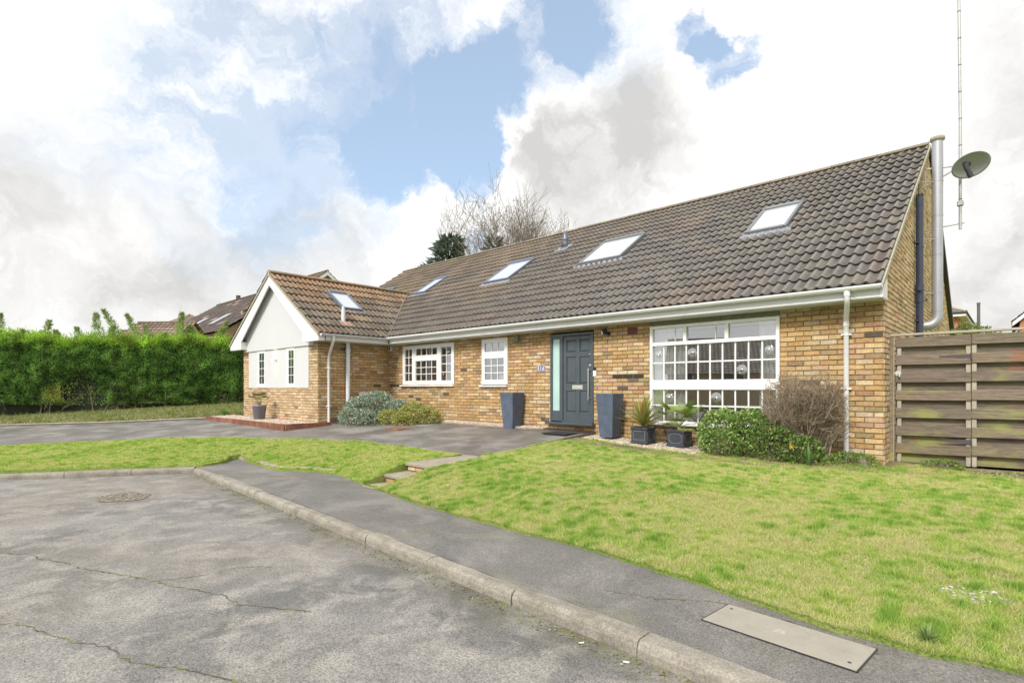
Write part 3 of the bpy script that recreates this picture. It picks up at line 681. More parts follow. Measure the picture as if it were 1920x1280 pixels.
pipe('waste_stack', [(XW+.10, -1.36, 2.30), (XW+.10, -1.36, .3)], .055, UPVC_G, (1.9,), 'x', collars=[((XW+.10, -1.36, 2.12), (XW+.10, -1.36, 2.06))])
o = pipe('vent_pipe', [(-12.02, -1.35, 2.75), (-12.02, -1.35, 3.21)], .055, UPVC_G); m2 = MB(); m2.tube([(-12.02, -1.35, 3.19), (-12.02, -1.35, 3.31)], .040, 12); m2.build('vent_cowl', UPVC_G, o)
mb = MB()
mb.box(.06, .30, -.17, .13, .048, .060, M=Matrix.Translation((-12.02, -1.35, 2.44+(XE+12.02)*M_))@Matrix.Rotation(math.atan(M_), 4, 'Y'), bev=.006)
mb.build('salmon_roof_tile', pm('salmon_tile', (.42, .24, .18), .8, .2, 20), house)
o = pipe('roof_vent', [(-8.38, 3.75, 5.12), (-8.38, 3.75, 5.44)], .065, RWBLUE)
m2 = MB(); m2.tube([(-8.38, 3.75, 5.44), (-8.38, 3.75, 5.47)], .085, 14); m2.tube([(-8.38, 3.75, 5.47), (-8.38, 3.75, 5.60)], [.085, .062], 14); m2.tube([(-8.38, 3.75, 5.60), (-8.38, 3.75, 5.66)], .062, 14); m2.build('vent_cowl', RWBLUE, o)
m2 = MB(); MR = Matrix.Translation((-8.38, 3.75, roof_z(3.75)-.03))@Matrix.Rotation(math.atan(M_), 4, 'X'); m2.box(-.22, .22, -.28, .16, .05, .075, M=MR, bev=.01); m2.tube([MR@Vector((0, 0, .05)), (-8.38, 3.75, 5.26)], [.14, .075], 14); m2.build('vent_flashing', LEAD, o)
# soil pipe, flue on the gable ------------------------------------------------
mb = MB(); x, y = .085, 3.08
mb.tube([(x, y, 0), (x, y, 4.50)], .057, 18); mb.tube([(x, y, 4.36), (x, y, 4.52)], .062, 18)
mb.tube([(x, y, 2.62), (x, y, 2.95)], .066, 18); mb.tube([(x, y, 3.6), (x, y, 3.64)], .062, 18)
for j in range(6):
    a = j*math.pi/3; mb.box(x+.05*math.cos(a)-.008, x+.05*math.cos(a)+.008, y+.05*math.sin(a)-.008, y+.05*math.sin(a)+.008, 4.5, 4.56)
mb.tube([(x, y, 4.55), (x, y, 4.57)], .055, 14)
sp = mb.build('soil_pipe', NAVYP, house)
for zz, dy, dx in ((2.86, -.12, 0), (2.86, .10, .02), (2.68, .14, .02)):
    m2 = MB(); m2.tube([(x+dx, y, zz), (x+dx+.02, y+dy, zz)], .034, 12); m2.build('branch_boss', NAVYP, sp)
for z in (3.7, 2.3): m2 = MB(); m2.box(0.008, x, y-.09, y+.03, z-.015, z+.015); m2.build('pipe_clip', DARK, sp)
fx, fy = .26, 3.98
mb = MB(); mb.tube([(fx, fy, 2.36+.12), (fx, fy, 5.78)], .088, 22)
mb.tube([(fx, fy, 2.5), (fx, fy, 2.42), (fx-.03, fy-.01, 2.35), (fx-.08, fy-.02, 2.30), (fx-.14, fy-.03, 2.28), (0.0, fy-.06, 2.27)], .088, 22)
for z in (5.0, 4.35, 3.62, 2.9, 2.55): mb.tube([(fx, fy, z-.008), (fx, fy, z+.008)], .092, 22)
fl = mb.build('flue', STEEL, house)
m2 = MB(); m2.lathe([(.088, 0), (.118, .02), (.118, .075), (.10, .085), (.02, .085)], (fx, fy, 5.76), 24); m2.build('flue_cap', CEMENT, fl)
for z in (4.98, 3.9, 2.88):
    m2 = MB(); m2.tube([(.008, fy-.32, z), (fx, fy-.02, z)], .008, 6); m2.tube([(.008, fy+.2, z), (fx, fy+.02, z)], .008, 6); m2.build('flue_bracket', GALV, fl)
mb = MB(); mb.tube([(.02, 3.55, 5.1), (.022, 3.57, 3.9), (.02, 3.56, 2.45)], .009, 6); mb.build('cable', DARK, house)
mb = MB()
Mv = Matrix.Translation((.09, 3.42, 2.72))@Matrix.Rotation(R(25), 4, 'Y'); mb.box(-.07, .07, -.05, .05, -.012, .03, M=Mv, bev=.008); mb.tube([(.01, 3.42, 2.66), (.09, 3.42, 2.70)], .014, 8)
sl = mb.build('floodlight', DARK); tag(sl, 'small dark floodlight on the gable between soil pipe and steel flue', 'outdoor light')

# ---- roof windows ---------------------------------------------------
def roof_window(name, O, U, V, N_, w_, h_, frame, label=None, split=False):
    Mx = Matrix(((U[0], V[0], N_[0], O[0]), (U[1], V[1], N_[1], O[1]), (U[2], V[2], N_[2], O[2]), (0, 0, 0, 1)))
    mb = MB(); t = .062; top = .125
    mb.box(0, t, 0, h_, -.05, top, M=Mx, bev=.01); mb.box(w_-t, w_, 0, h_, -.05, top, M=Mx, bev=.01)
    mb.box(t, w_-t, 0, t*1.1, -.05, top, M=Mx, bev=.01); mb.box(t-.02, w_-t+.02, h_-t*1.3, h_+.02, -.05, top+.02, M=Mx, bev=.012)
    
    o = mb.build(name, frame, house)
    if label: o['label'] = label
    mb = MB(); mb.box(t-.01, w_-t+.01, t, h_-t*1.2, .06, .10, M=Mx); mb.build('pane', RWGLASS, o)
    mb = MB(); n = 40; V_ = []    # lead apron dressed over the rolls
    for i in range(n+1):
        u = -.08+(w_+.16)*i/n; pr = .030*max(0, .5+.5*math.cos(2*math.pi*(u/.15-.35)))**1.6
        V_ += [Mx@Vector((u, .02, .075)), Mx@Vector((u, -.05, .052+pr*.8)), Mx@Vector((u, -.12-.02*math.sin(u*9), .042+pr)), Mx@Vector((u, -.125-.02*math.sin(u*9), .02+pr))]
    mb.faces(V_, [(4*i+k, 4*i+k+1, 4*i+k+5, 4*i+k+4) for i in range(n) for k in range(3)], smooth=True); mb.build('flashing', LEAD, o)
    return o
Ur, Vr, Nr = (1, 0, 0), (0, ct, st), (0, -st, ct)
def on_roof(x, y): return (x, y, roof_z(y)-.03)
for x0, x1, y0, y1, fr in ((-2.62, -1.84, 2.10, 3.22, RWFRAME), (-6.74, -5.50, 2.14, 3.36, RWFRAME), (-10.06, -9.06, 2.06, 3.24, RWBLUE), (-13.66, -13.04, 2.26, 3.27, RWBLUE), (-16.80, -16.1, 2.2, 3.30, RWBLUE)):
    roof_window('roof_window', on_roof(x0, y0), Ur, Vr, Nr, x1-x0, (y1-y0)/ct, fr)
def on_wing(x, y): return (x, y, 2.44+(XE-x)*M_)
roof_window('roof_window', on_wing(-12.60, -1.05), (0, 1, 0), (-ct, 0, st), (st, 0, ct), .64, (13.50-12.60)/ct, RWBLUE)

# ---- wing gable cladding --------------------------------------------
mb = MB()   # rendered apex panel, its lower edge standing proud
mb.prism([(-16.42, 2.215), (-12.02, 2.215), (-12.02, 2.62), (XA, 4.18), (-16.42, 2.72)], 'y', YF-.06, YF+.02); mb.build('gable_panel', RENDER, house)
mb = MB(); mb.box(PAN[0], -15.545, YF-.022, YF+.02, 1.10, 2.214); mb.box(-14.99, -13.605, YF-.022, YF+.02, 1.10, 2.214); mb.box(-13.09, PAN[1], YF-.022, YF+.02, 1.10, 2.214)
for a, b in ((-15.58, -15.54), (-14.985, -14.945), (-13.60, -13.56), (-13.06, -13.02)): pass
wall_panel = mb.build('wall_panel', BOARDW, house)
# bargeboards with boxed ends
mb = MB(); t = .215
for s_, x0, xi in ((1, XE-.03, -11.98), (-1, XE2+.03, -16.50)):
    ze = 2.40
    mb.prism([(x0, ze+.015), (XA, 4.30), (XA, 4.30-t*1.28), (xi-s_*.25, 2.40+.12), (xi-s_*.25, 2.285), (x0, 2.285)], 'y', YF-.235, YF-.20)
    mb.prism([(x0, 2.288), (xi-s_*.25, 2.288), (xi-s_*.25, 2.52), (x0, 2.44)], 'y', YF-.199, YF-.062)
mb.build('bargeboard', UPVC, house)
mb = MB(); 
for s_, x0 in ((1, XE-.06), (-1, XE2+.06)):
    mb.prism([(x0, 2.41), (XA, 4.275), (XA, 4.255), (x0, 2.39)], 'y', YF-.199, YF+.0)
mb.build('gable_soffit', SOFFIT, house)

# ---- windows --------------------------------------------------------
def frame_rect(mb, x0, x1, z0, z1, t, y0, y1, bev=.004):
    tl = t if hasattr(t, '__len__') else (t, t, t, t)   # left right bottom top
    mb.box(x0, x0+tl[0], y0, y1, z0, z1, bev=bev); mb.box(x1-tl[1], x1, y0, y1, z0, z1, bev=bev)
    mb.box(x0+tl[0]+.0002, x1-tl[1]-.0002, y0+.001, y1, z0, z0+tl[2], bev=bev); mb.box(x0+tl[0]+.0002, x1-tl[1]-.0002, y0+.001, y1, z1-tl[3], z1, bev=bev)
def glass_face(mb, a, b, y, c, d):     # one sheet of glass
    mb.faces([(a, y, c), (b, y, c), (b, y, d), (a, y, d)], [(0, 1, 2, 3)])
def light(win, x0, x1, z0, z1, nx, nz, t, yf, bar=.018, sash=True, barmat=None, gname='pane'):
    """one glazed light: sash, pane, glazing bars"""
    if sash:
        mb = MB(); frame_rect(mb, x0, x1, z0, z1, t, yf-.012, yf+.04); mb.build('sash', UPVC, win)
        a, b, c, d = x0+t, x1-t, z0+t, z1-t
    else: a, b, c, d = x0, x1, z0, z1
    mb = MB(); glass_face(mb, a-.002, b+.002, yf+.016, c-.002, d+.002); mb.build(gname, GLASS, win)
    if nx > 1 or nz > 1:
        mb = MB()
        for i in range(1, nx):
            u = a+(b-a)*i/nx; mb.box(u-bar/2, u+bar/2, yf+.003, yf+.030, c, d)
            if nz == 1: mb.build('glazing_bar', UPVC, win); mb = MB()
        for k in range(1, nz): v = c+(d-c)*k/nz; mb.box(a, b, yf+.004, yf+.0295, v-bar/2, v+bar/2)
        if nz > 1: mb.build('glazing_bars', UPVC, win)
def curtain(x0, x1, z0, z1, y, c=(.75, .75, .72), parent=house, fold=.10, name='curtain'):
    n = int((x1-x0)/.012)+2; V = []; 
    for i in range(n+1):
        x = x0+(x1-x0)*i/n; dy = .022*math.sin(x*2*math.pi/fold)+.012*math.sin(x*2*math.pi/(fold*2.7))
        for k in range(6):
            z = z0+(z1-z0)*k/5; V.append((x+.01*math.sin(z*3+x*9), y+dy*(1.2-.5*k/5), z))
    mb = MB(); mb.faces(V, [(6*i+k, 6*i+k+1, 6*i+k+7, 6*i+k+6) for i in range(n) for k in range(5)], 0, c, True); return mb.build(name, CURTAIN, parent)
# left window of the main wall
w1 = MB(); frame_rect(w1, W1[0], W1[1], W1[2]+.02, W1[3], .05, -.022, .06)
for x in (-10.665, -9.605): w1.box(x-.03, x+.03, -.020, .06, W1[2]+.07, W1[3]-.05)
w1.box(-10.635, -9.635, -.019, .06, 1.872, 1.922); w1 = w1.build('window', UPVC, house)
light(w1, -11.12, -10.695, 1.24, 2.195, 2, 4, .05, -.012); light(w1, -9.575, -9.07, 1.24, 2.195, 2, 4, .05, -.012)
light(w1, -10.635, -9.635, 1.24, 1.872, 4, 3, .055, -.020); light(w1, -10.635, -9.635, 1.922, 2.195, 4, 1, .05, -.012)
mb = MB(); mb.box(W1[0]-.07, W1[1]+.01, -.075, .02, 1.135, 1.169, bev=.006); mb.build('window_sill', UPVC, w1)
w2 = MB(); frame_rect(w2, W2[0], W2[1], W2[2]+.02, W2[3], .05, -.022, .06); w2.box(W2[0]+.05, W2[1]-.05, -.021, .06, 1.845, 1.895); w2 = w2.build('window', UPVC, house)
light(w2, W2[0]+.05, W2[1]-.05, 1.225, 1.845, 3, 3, .06, -.020); light(w2, W2[0]+.05, W2[1]-.05, 1.895, 2.20, 3, 1, .05, -.012)
mb = MB(); mb.box(W2[0]-.05, W2[1]+.01, -.075, .02, 1.120, 1.159, bev=.006); mb.build('window_sill', UPVC, w2)
# things just inside those windows
mb = MB(); mb.box(-7.72, -7.38, .25, .28, 1.18, 1.45); pf = mb.build('picture_frame', pm('pine_frame', (.42, .25, .11), .5, .2, 8)); tag(pf, 'wooden picture frame standing inside the small window left of the door', 'picture frame')
m2 = MB(); m2.box(-7.67, -7.43, .245, .25, 1.23, 1.40); m2.build('picture', INWALL, pf)
for a_ in ((-11.0, -9.2, .15, .7, .3, 1.16), (-11.7, -8.7, 3.4, 4.1, .2, 1.1), (-11.6, -10.7, 3.8, 4.15, 1.5, 2.2), (-10.3, -9.4, 3.85, 4.18, 1.5, 2.2)): mb = MB(); mb.box(*a_); mb.build('kitchen_unit', INDARK if a_[4] < .5 and a_[2] < 1 else INWALL, house)
mb = MB(); mb.tube([(-9.95, .3, 1.16), (-9.95, .3, 1.42), (-9.92, .3, 1.50), (-9.86, .3, 1.53), (-9.80, .3, 1.49), (-9.79, .3, 1.43)], .014, 8); tp = mb.build('kitchen_tap', CHROME); tag(tp, 'chrome swan neck tap behind the white kitchen window', 'tap')
mb = MB(); mb.lathe([(.0, 0), (.05, .01), (.06, .06), (.045, .12), (.03, .13)], (-9.4, .28, 1.165), 14); tp = mb.build('white_jug', WHITE); tag(tp, 'small white jug behind the right light of the kitchen window', 'jug')
# big picture window
yb = .0
bw = MB(); frame_rect(bw, BW[0], BW[1], BW[2], BW[3], (.055, .055, .03, .055), -.03, .07)
bw.box(BW[0]+.055, BW[1]-.055, -.028, .07, 1.855, 1.905); 
tx = [BW[0]+.055, -2.905, -2.175, BW[1]-.055]
for x in tx[1:3]: bw.box(x-.03, x+.03, -.029, .07, 1.9052, BW[3]-.055)
bw.box(BW[0]+.055, BW[1]-.055, -.022, .07, 1.065, 1.235)
for x in (BW[0]+.50, BW[0]+1.12, BW[0]+1.70): bw.box(x-.0015, x+.0015, -.0228, -.0221, 1.066, 1.234)
bw = bw.build('window', pm('old_white_paint', (.77, .765, .74), .5, .05, 5), house); bw['label'] = 'wide picture window with three transom lights, twenty small panes over a white band and twenty below'
light(bw, BW[0]+.055, BW[1]-.055, 1.235, 1.855, 10, 2, 0, 0, .024, sash=False)
light(bw, BW[0]+.055, BW[1]-.055, .50, 1.065, 10, 2, 0, 0, .024, sash=False)
for i in range(3):
    a = tx[i]+(.03 if i else 0); b = tx[i+1]-(.03 if i < 2 else 0)
    mb = MB(); glass_face(mb, a, b, .016, 1.9052, 2.16); mb.build('pane', GLASS, bw)
    mb = MB(); 
    for q in (0,1): mb.box(a+.004, b-.004, .006, .010, 1.9052+(.0 if q else .19), 1.9052+(.012 if q else .197))
    if i < 2: mb.box(b-.17, b-.158, .006, .012, 1.9052, 2.16)
    mb.build('louvre_bar', UPVC, bw)
mb = MB(); mb.box(BW[0]-.06, BW[1]+.02, -.10, .02, .425, .469, bev=.008); mb.build('window_sill', UPVC, bw)
GX = (BW[1]-BW[0]-.11)/10
for ci, zc, rr in ((0, 1.70, .065), (3, 1.70, .085), (7, 1.39, .085), (9, 1.70, .07), (1, .925, .07), (5, .925, .095)):
    cx = BW[0]+.055+GX*(ci+.5); mb = MB()
    prof = [(.0, .022), (.012, .02), (.022, .008), (.034, .012), (.045, .006), (.06, .010), (.075, .004), (rr, .001)]
    prof = [(min(a, rr), b) for a, b in prof]; n = 22
    V = [(cx+r_*math.cos(2*math.pi*j/n), .013-d_, zc+r_*math.sin(2*math.pi*j/n)) for r_, d_ in prof for j in range(n)]
    mb.faces(V, [(i*n+j, i*n+(j+1) % n, (i+1)*n+(j+1) % n, (i+1)*n+j) for i in range(len(prof)-1) for j in range(n)], smooth=True)
    mb.build('bullseye_pane', GLASS, bw)
curtain(BW[0]-.02, BW[0]+.66, .40, 2.3, .10, (.88, .88, .85)); curtain(BW[1]-.34, BW[1]+.05, .40, 2.3, .10, (.88, .88, .85))
# wing windows in the white panel
for x0, x1 in ((-15.545, -14.99), (-13.605, -13.09)):
    mb = MB(); frame_rect(mb, x0, x1, 1.105, 2.21, .06, YF-.034, YF+.01, .004); mb.box(x0+.061, x0+.15, YF-.033, YF+.01, 1.1655, 2.1495); ww_ = mb.build('window', UPVC, house); ww_['label'] = 'narrow white window with small panes in the white wing panel'
    a, b, c, d = x0+.15, x1-.06, 1.225, 2.13
    
    for za, zb in ((1.166, c), (d, 2.149)): mb = MB(); mb.box(a-.03, b+.03, YF-.030, YF+.0, za, zb); mb.build('sash_rail', UPVC, ww_)
    mb = MB(); glass_face(mb, a, b, YF-.0245, c, d); mb.build('pane', GLASS, ww_)
    mb = MB(); 
    for k in range(1, 4): v = c+(d-c)*k/4; mb.box(a, b, YF-.033, YF-.0272, v-.008, v+.008)
    mb.box((a+b)/2-.006, (a+b)/2+.006, YF-.0325, YF-.0270, c, d); mb.build('glazing_bars', UPVC, ww_)
    curtain(a-.35, b+.05, c-.05, d+.05, YF+.019, (.34, .37, .31), ww_, .085)

# ---- front door ------------------------------------------------------
fd = MB(); x0, x1, z0, z1 = DOOR
frame_rect(fd, x0, x1, z0+.04, z1, (.045, .045, .02, .055), -.03, .07); fd.box(-5.665, -5.585, -.028, .07, z0+.06, z1-.055)
fd.box(x0+.045, -5.665, -.020, .06, z0+.06, .62, bev=.004); fd.box(x0+.045, -5.665, -.016, .06, 2.12, z1-.056)
fd = fd.build('door_frame', GREYP, house)
mb = MB(); mb.box(x0+.045, -5.666, .012, .02, .62, 2.12); mb.build('frosted_side_pane', FROST, fd)
mb = MB(); mb.box(x0-.05, x1+.05, -.14, .03, .335, .385, bev=.008); mb.box(-5.58, x1-.01, -.06, .02, .3852, .402); mb.build('door_sill', GREYP, fd)
dx0, dx1, dz0, dz1 = -5.583, -4.869, .405, 2.155
dr = MB(); dr.box(dx0, dx1, .012, .05, dz0, dz1)
cols_ = ((-5.50, -5.255), (-5.165, -4.93)); rows_ = ((.60, 1.03), (1.185, 1.73), (1.83, 2.075))
def strip(a, b, c, d, y0, y1): dr.box(a, b, y0, y1, c, d, bev=.004)
for a, b in ((dx0, cols_[0][0]), (cols_[0][1], cols_[1][0]), (cols_[1][1], dx1)): strip(a, b, dz0, dz1, -.008, .0119)
for c, d in ((dz0, rows_[0][0]), (rows_[0][1], rows_[1][0]), (rows_[1][1], rows_[2][0]), (rows_[2][1], dz1)):
    for a, b in cols_: strip(a+.0003, b-.0003, c, d, -.0075, .0118)
for a, b in cols_:
    for c, d in rows_:       # raised and fielded panels
        e = .028; V = [(a+.008, .0115, c+.008), (b-.008, .0115, c+.008), (b-.008, .0115, d-.008), (a+.008, .0115, d-.008), (a+e, -.002, c+e), (b-e, -.002, c+e), (b-e, -.002, d-e), (a+e, -.002, d-e)]
        dr.faces(V, [(4, 5, 6, 7), (0, 1, 5, 4), (1, 2, 6, 5), (2, 3, 7, 6), (3, 0, 4, 7)])
door = dr.build('door', GREYP, house); door['label'] = 'slate blue six panelled front door'
mb = MB(); mb.tube([(-4.915, -.065, .85), (-4.915, -.065, 1.49)], .011, 10)
for z in (.89, 1.45): mb.tube([(-4.915, -.065, z), (-4.895, -.008, z)], .012, 10)
mb.build('handle', CHROME, door)
for z, r_ in ((1.55, .020), (1.77, .012)): mb = MB(); mb.tube([(-4.905, -.008, z), (-4.905, -.02, z)], r_, 16); mb.build('lock', CHROME, door)
mb = MB(); mb.box(-5.345, -5.085, -.017, -.008, 1.065, 1.155, bev=.004); mb.box(-5.31, -5.12, -.022, -.0171, 1.085, 1.135, bev=.004)
for x in (-5.27, -5.16): mb.tube([(x, -.022, 1.10), (x, -.029, 1.10)], .010, 10)
mb.build('letterbox', CHROME, door)
mb = MB(); mb.box(-5.55, -4.95, -.75, -.28, .0, .02); o = mb.build('doormat', MAT); o.location = (0, 0, drive_z(-5.2, -.5)+.004); tag(o, 'thin black doormat on the asphalt below the front door', 'doormat')

# ---- small things on the walls ----------------------------------------
def simple(name, mb, mats, label, cat, group=None): return tag(mb.build(name, mats), label, cat, group)
pl = thing('house_number_plaque', 'small tiled plaque with the number 17 on the brick left of the front door', 'number plaque', (-6.18, -.012, 1.52))
mb = MB(); mb.box(-6.30, -6.06, -.022, -.009, 1.455, 1.585, bev=.003); mb.build('plate', pm('lavender_glaze', (.46, .47, .58), .3, .05, 9), pl)
mb = MB(); 
frame_rect(mb, -6.288, -6.072, 1.467, 1.573, (.016, .016, .005, .005), -.0245, -.0225, 0)
mb.build('blue_border', NAVY, pl)
fc = bpy.data.curves.new('digits', 'FONT'); fc.body = '17'; fc.size = .115; fc.extrude = .0015; fc.align_x = 'CENTER'; fc.align_y = 'CENTER'; fc.offset = .004
to = bpy.data.objects.new('tmp', fc); col.objects.link(to); dg = bpy.context.evaluated_depsgraph_get(); me = bpy.data.meshes.new_from_object(to.evaluated_get(dg)); bpy.data.objects.remove(to)
me.materials.clear(); me.materials.append(NAVY); o = bpy.data.objects.new('digits', me); col.objects.link(o); o.parent = pl; o.location = (0, -.0125, 0); o.rotation_euler = (R(90), 0, 0)
sc_ = thing('security_camera', 'black and white security camera under the eave right of the front door', 'camera', (-4.52, -.01, 2.17))
mb = MB(); mb.tube([(-4.46, -.008, 2.15), (-4.46, -.02, 2.15)], .035, 14); mb.tube([(-4.46, -.02, 2.15), (-4.48, -.07, 2.165)], .014, 8); mb.build('mount', BLACKP, sc_)
Mc = Matrix.Translation((-4.50, -.11, 2.18))@Matrix.Rotation(R(-25), 4, 'Z')@Matrix.Rotation(R(18), 4, 'X'); mb = MB(); mb.box(-.045, .045, -.06, .05, -.06, .06, M=Mc, bev=.015); mb.build('housing', BLACKP, sc_)
mb = MB(); mb.box(-.014, .014, -.063, -.061, -.035, .04, M=Mc); mb.build('lens_panel', WHITE, sc_)
mb = MB(); mb.box(-4.83, -4.755, -.03, -.008, 1.32, 1.44, bev=.008); db = simple('doorbell', mb, WHITE, 'white video doorbell with black top beside the front door', 'doorbell')
m2 = MB(); m2.box(-4.83, -4.755, -.034, -.008, 1.4405, 1.50, bev=.008); m2.build('button_panel', BLACKP, db)
mb = MB(); mb.box(-4.05, -3.84, -.014, -.006, 2.09, 2.235)
ab = simple('air_brick', mb, REDB, 'dark red terracotta air brick high between door and picture window', 'air brick')
m2 = MB(); 
for i in range(9):
    for k in range(6): m2.box(-4.037+.0225*i, -4.025+.0225*i, -.0158, -.0142, 2.10+.0225*k, 2.112+.0225*k)
m2.build('grille_holes', DARK, ab)
mb = MB(); mb.box(-6.93, -6.80, -.08, -.008, 2.13, 2.27, bev=.01); simple('junction_box', mb, pm('grey_green_box', (.16, .17, .13), .6), 'small grey green junction box under the eave above the number plaque', 'junction box')
mb = MB(); mb.box(XW+.008, XW+.05, -.98, -.44, .62, .985, bev=.01); simple('meter_box', mb, UPVC, 'white meter box on the wing side wall behind the silver shrub', 'meter box')
mb = MB(); mb.box(-11.80, -11.66, -.07, -.008, 2.16, 2.27, bev=.006); jb = simple('sensor_box', mb, UPVC, 'small square white box with grey face at the inner corner under the gutter', 'sensor box'); m2 = MB(); m2.box(-11.77, -11.69, -.073, -.0705, 2.18, 2.25); m2.build('face', DARK, jb)
mb = MB(); mb.tube([(-11.3, -.07, .525), (-10.05, -.07, .535)], .022, 12); mb.tube([(-10.05, -.07, .535), (-9.99, -.07, .535)], .028, 12, 1); mb.tube([(-11.3, -.07, .525), (-11.3, -.005, .525)], .022, 12)
simple('overflow_pipe', mb, [UPVC_G, BLACKP], 'low horizontal white waste pipe on the brick under the kitchen window', 'pipe')
wl = thing('wall_lamp', 'small white up and down wall lamp, lit, between the two wing windows', 'wall lamp', (-14.30, YF-.03, 1.88))
mb = MB(); mb.box(-14.38, -14.22, YF-.125, YF-.023, 1.83, 1.93, bev=.01); mb.build('lamp_body', UPVC, wl)
em = bpy.data.materials.new('lamp_glow'); em.use_nodes = True; p_ = em.node_tree.nodes['Principled BSDF']; p_.inputs['Emission Color'].default_value = (1, .75, .42, 1); p_.inputs['Emission Strength'].default_value = 14
mb = MB(); mb.box(-14.34, -14.26, YF-.11, YF-.05, 1.9305, 1.934); mb.box(-14.34, -14.26, YF-.11, YF-.05, 1.826, 1.8295); mb.build('lamp_diffuser', em, wl)
for z, rx in ((1.945, 180), (1.815, 0)):
    l = bpy.data.lights.new('lamp_beam', 'SPOT'); l.energy = 2.2; l.color = (1, .72, .4); l.spot_size = R(75); l.spot_blend = .9; l.shadow_soft_size = .02
    o = bpy.data.objects.new('lamp_beam', l); col.objects.link(o); o.location = (-14.3, YF-.075, z); o.rotation_euler = (R(rx-8 if rx else 8), 0, 0)
    o.parent = wl; o.matrix_parent_inverse = Matrix.Translation(-Vector(wloc(wl)))
# ---- satellite dish and aerial mast ---------------------------------
PX, PY = .56, 4.60
ae = thing('tv_aerial_mast', 'tall thin grey aerial mast bracketed to the gable beside the flue', 'aerial', (PX, PY, 4.17))
mb = MB(); mb.tube([(PX, PY, 4.17), (PX+.0, PY, 6.2), (PX-.035, PY-.03, 10.3)], [.026, .026, .024], 12)
for z in np.arange(4.75, 9.5, .52): mb.tube([(PX-.035*max(0, z-6.2)/4.1, PY-.03*max(0, z-6.2)/4.1, z), (PX-.035*max(0, z-6.2)/4.1, PY-.03*max(0, z-6.2)/4.1, z+.012)], .029, 12, 1)
mb.build('mast', [GALV, DARK], ae)
mb = MB(); mb.box(PX-.05, PX+.05, PY-.05, PY+.04, 4.62, 4.72, bev=.015); mb.build('amplifier', GALV, ae)
mb = MB(); mb.tube([(.005, PY+.05, 4.27), (PX+.06, PY+.05, 4.30)], .014, 6); mb.tube([(.005, PY+.05, 5.14), (PX-.02, PY+.03, 5.40)], .014, 6); mb.tube([(.005, PY+.05, 5.50), (PX-.02, PY+.03, 5.42)], .014, 6); mb.box(.002, .02, PY-.0, PY+.1, 5.08, 5.56); mb.build('wall_bracket', GALV, ae)
mb = MB()   # yagi array near the top
top = Vector((PX-.037, PY-.03, 9.55)); dirv = Vector((-.80, -.25, -.03)).normalized(); sidev = Vector((.40, .9, .35)).normalized()
mb.tube([top+dirv*-.3, top+dirv*1.15], .010, 6)
for i in range(9): q = top+dirv*(.02+.135*i); L_ = .17-.008*i; mb.tube([q-sidev*L_, q+sidev*L_], .004, 5)
q = top+dirv*1.06; mb.tube([q, q+Vector((0, 0, -.24)), q+Vector((-.12, -.06, -.33))], .005, 5)
mb.build('yagi_elements', GALV, ae)
dc = Vector((.72, 4.40, 5.32))
di = thing('satellite_dish', 'oval grey satellite dish with black receiver arm fixed to the mast above the gate', 'satellite dish', tuple(dc))
nd = Vector((.38, -.62, -.62)).normalized()     # bowl axis towards the receiver: seen edge-on from below
a1 = Vector((.80, .52, .30)); a1 = (a1-nd*a1.dot(nd)).normalized(); a2 = nd.cross(a1)
mb = MB(); V = []; n = 36; ra, rb = .31, .25
for side in (0, 1):
    for k in range(9):
        f = k/8
        for j in range(n):
            t_ = 2*math.pi*j/n; V.append(dc+a1*(ra*f*math.cos(t_))+a2*(rb*f*math.sin(t_))+nd*(.075*f*f-.05-(.006 if side else 0)))
F = [(s_*9*n+k*n+j, s_*9*n+k*n+(j+1) % n, s_*9*n+(k+1)*n+(j+1) % n, s_*9*n+(k+1)*n+j) for s_ in (0, 1) for k in range(8) for j in range(n)]+[(8*n+j, 8*n+(j+1) % n, 17*n+(j+1) % n, 17*n+j) for j in range(n)]
mb.faces(V, F, smooth=True); mb.build('dish', pm('dish_mesh_grey', (.33, .34, .37), .5, .05, 9), di)
lo = dc+nd*.44-a2*.10*0
root = Vector((PX, PY, 5.32)); mid = dc-nd*.02
mb = MB(); mb.tube([root, mid], .022, 8); mb.tube([root+Vector((0, 0, .06)), mid+Vector((0, 0, .03))], .016, 8)
e0 = mid+Vector((-.10, -.1, 0)); e1 = Vector((.66, 4.06, 5.27)); mb.tube([mid, e1], [.02, .014], 8); mb.box(-.025, .025, -.05, .05, -.02, .02, M=Matrix.Translation(e1), bev=.008)
mb.build('receiver_arm', BLACKP, di)
mb = MB(); mb.tube([e1, e1+Vector((.02, .0, -.10)), e1+Vector((.06, .02, -.20))], .042, 10); mb.tube([e1+Vector((.06, .02, -.20)), e1+Vector((.09, .03, -.28))], .046, 10); mb.build('receiver', DARK, di)

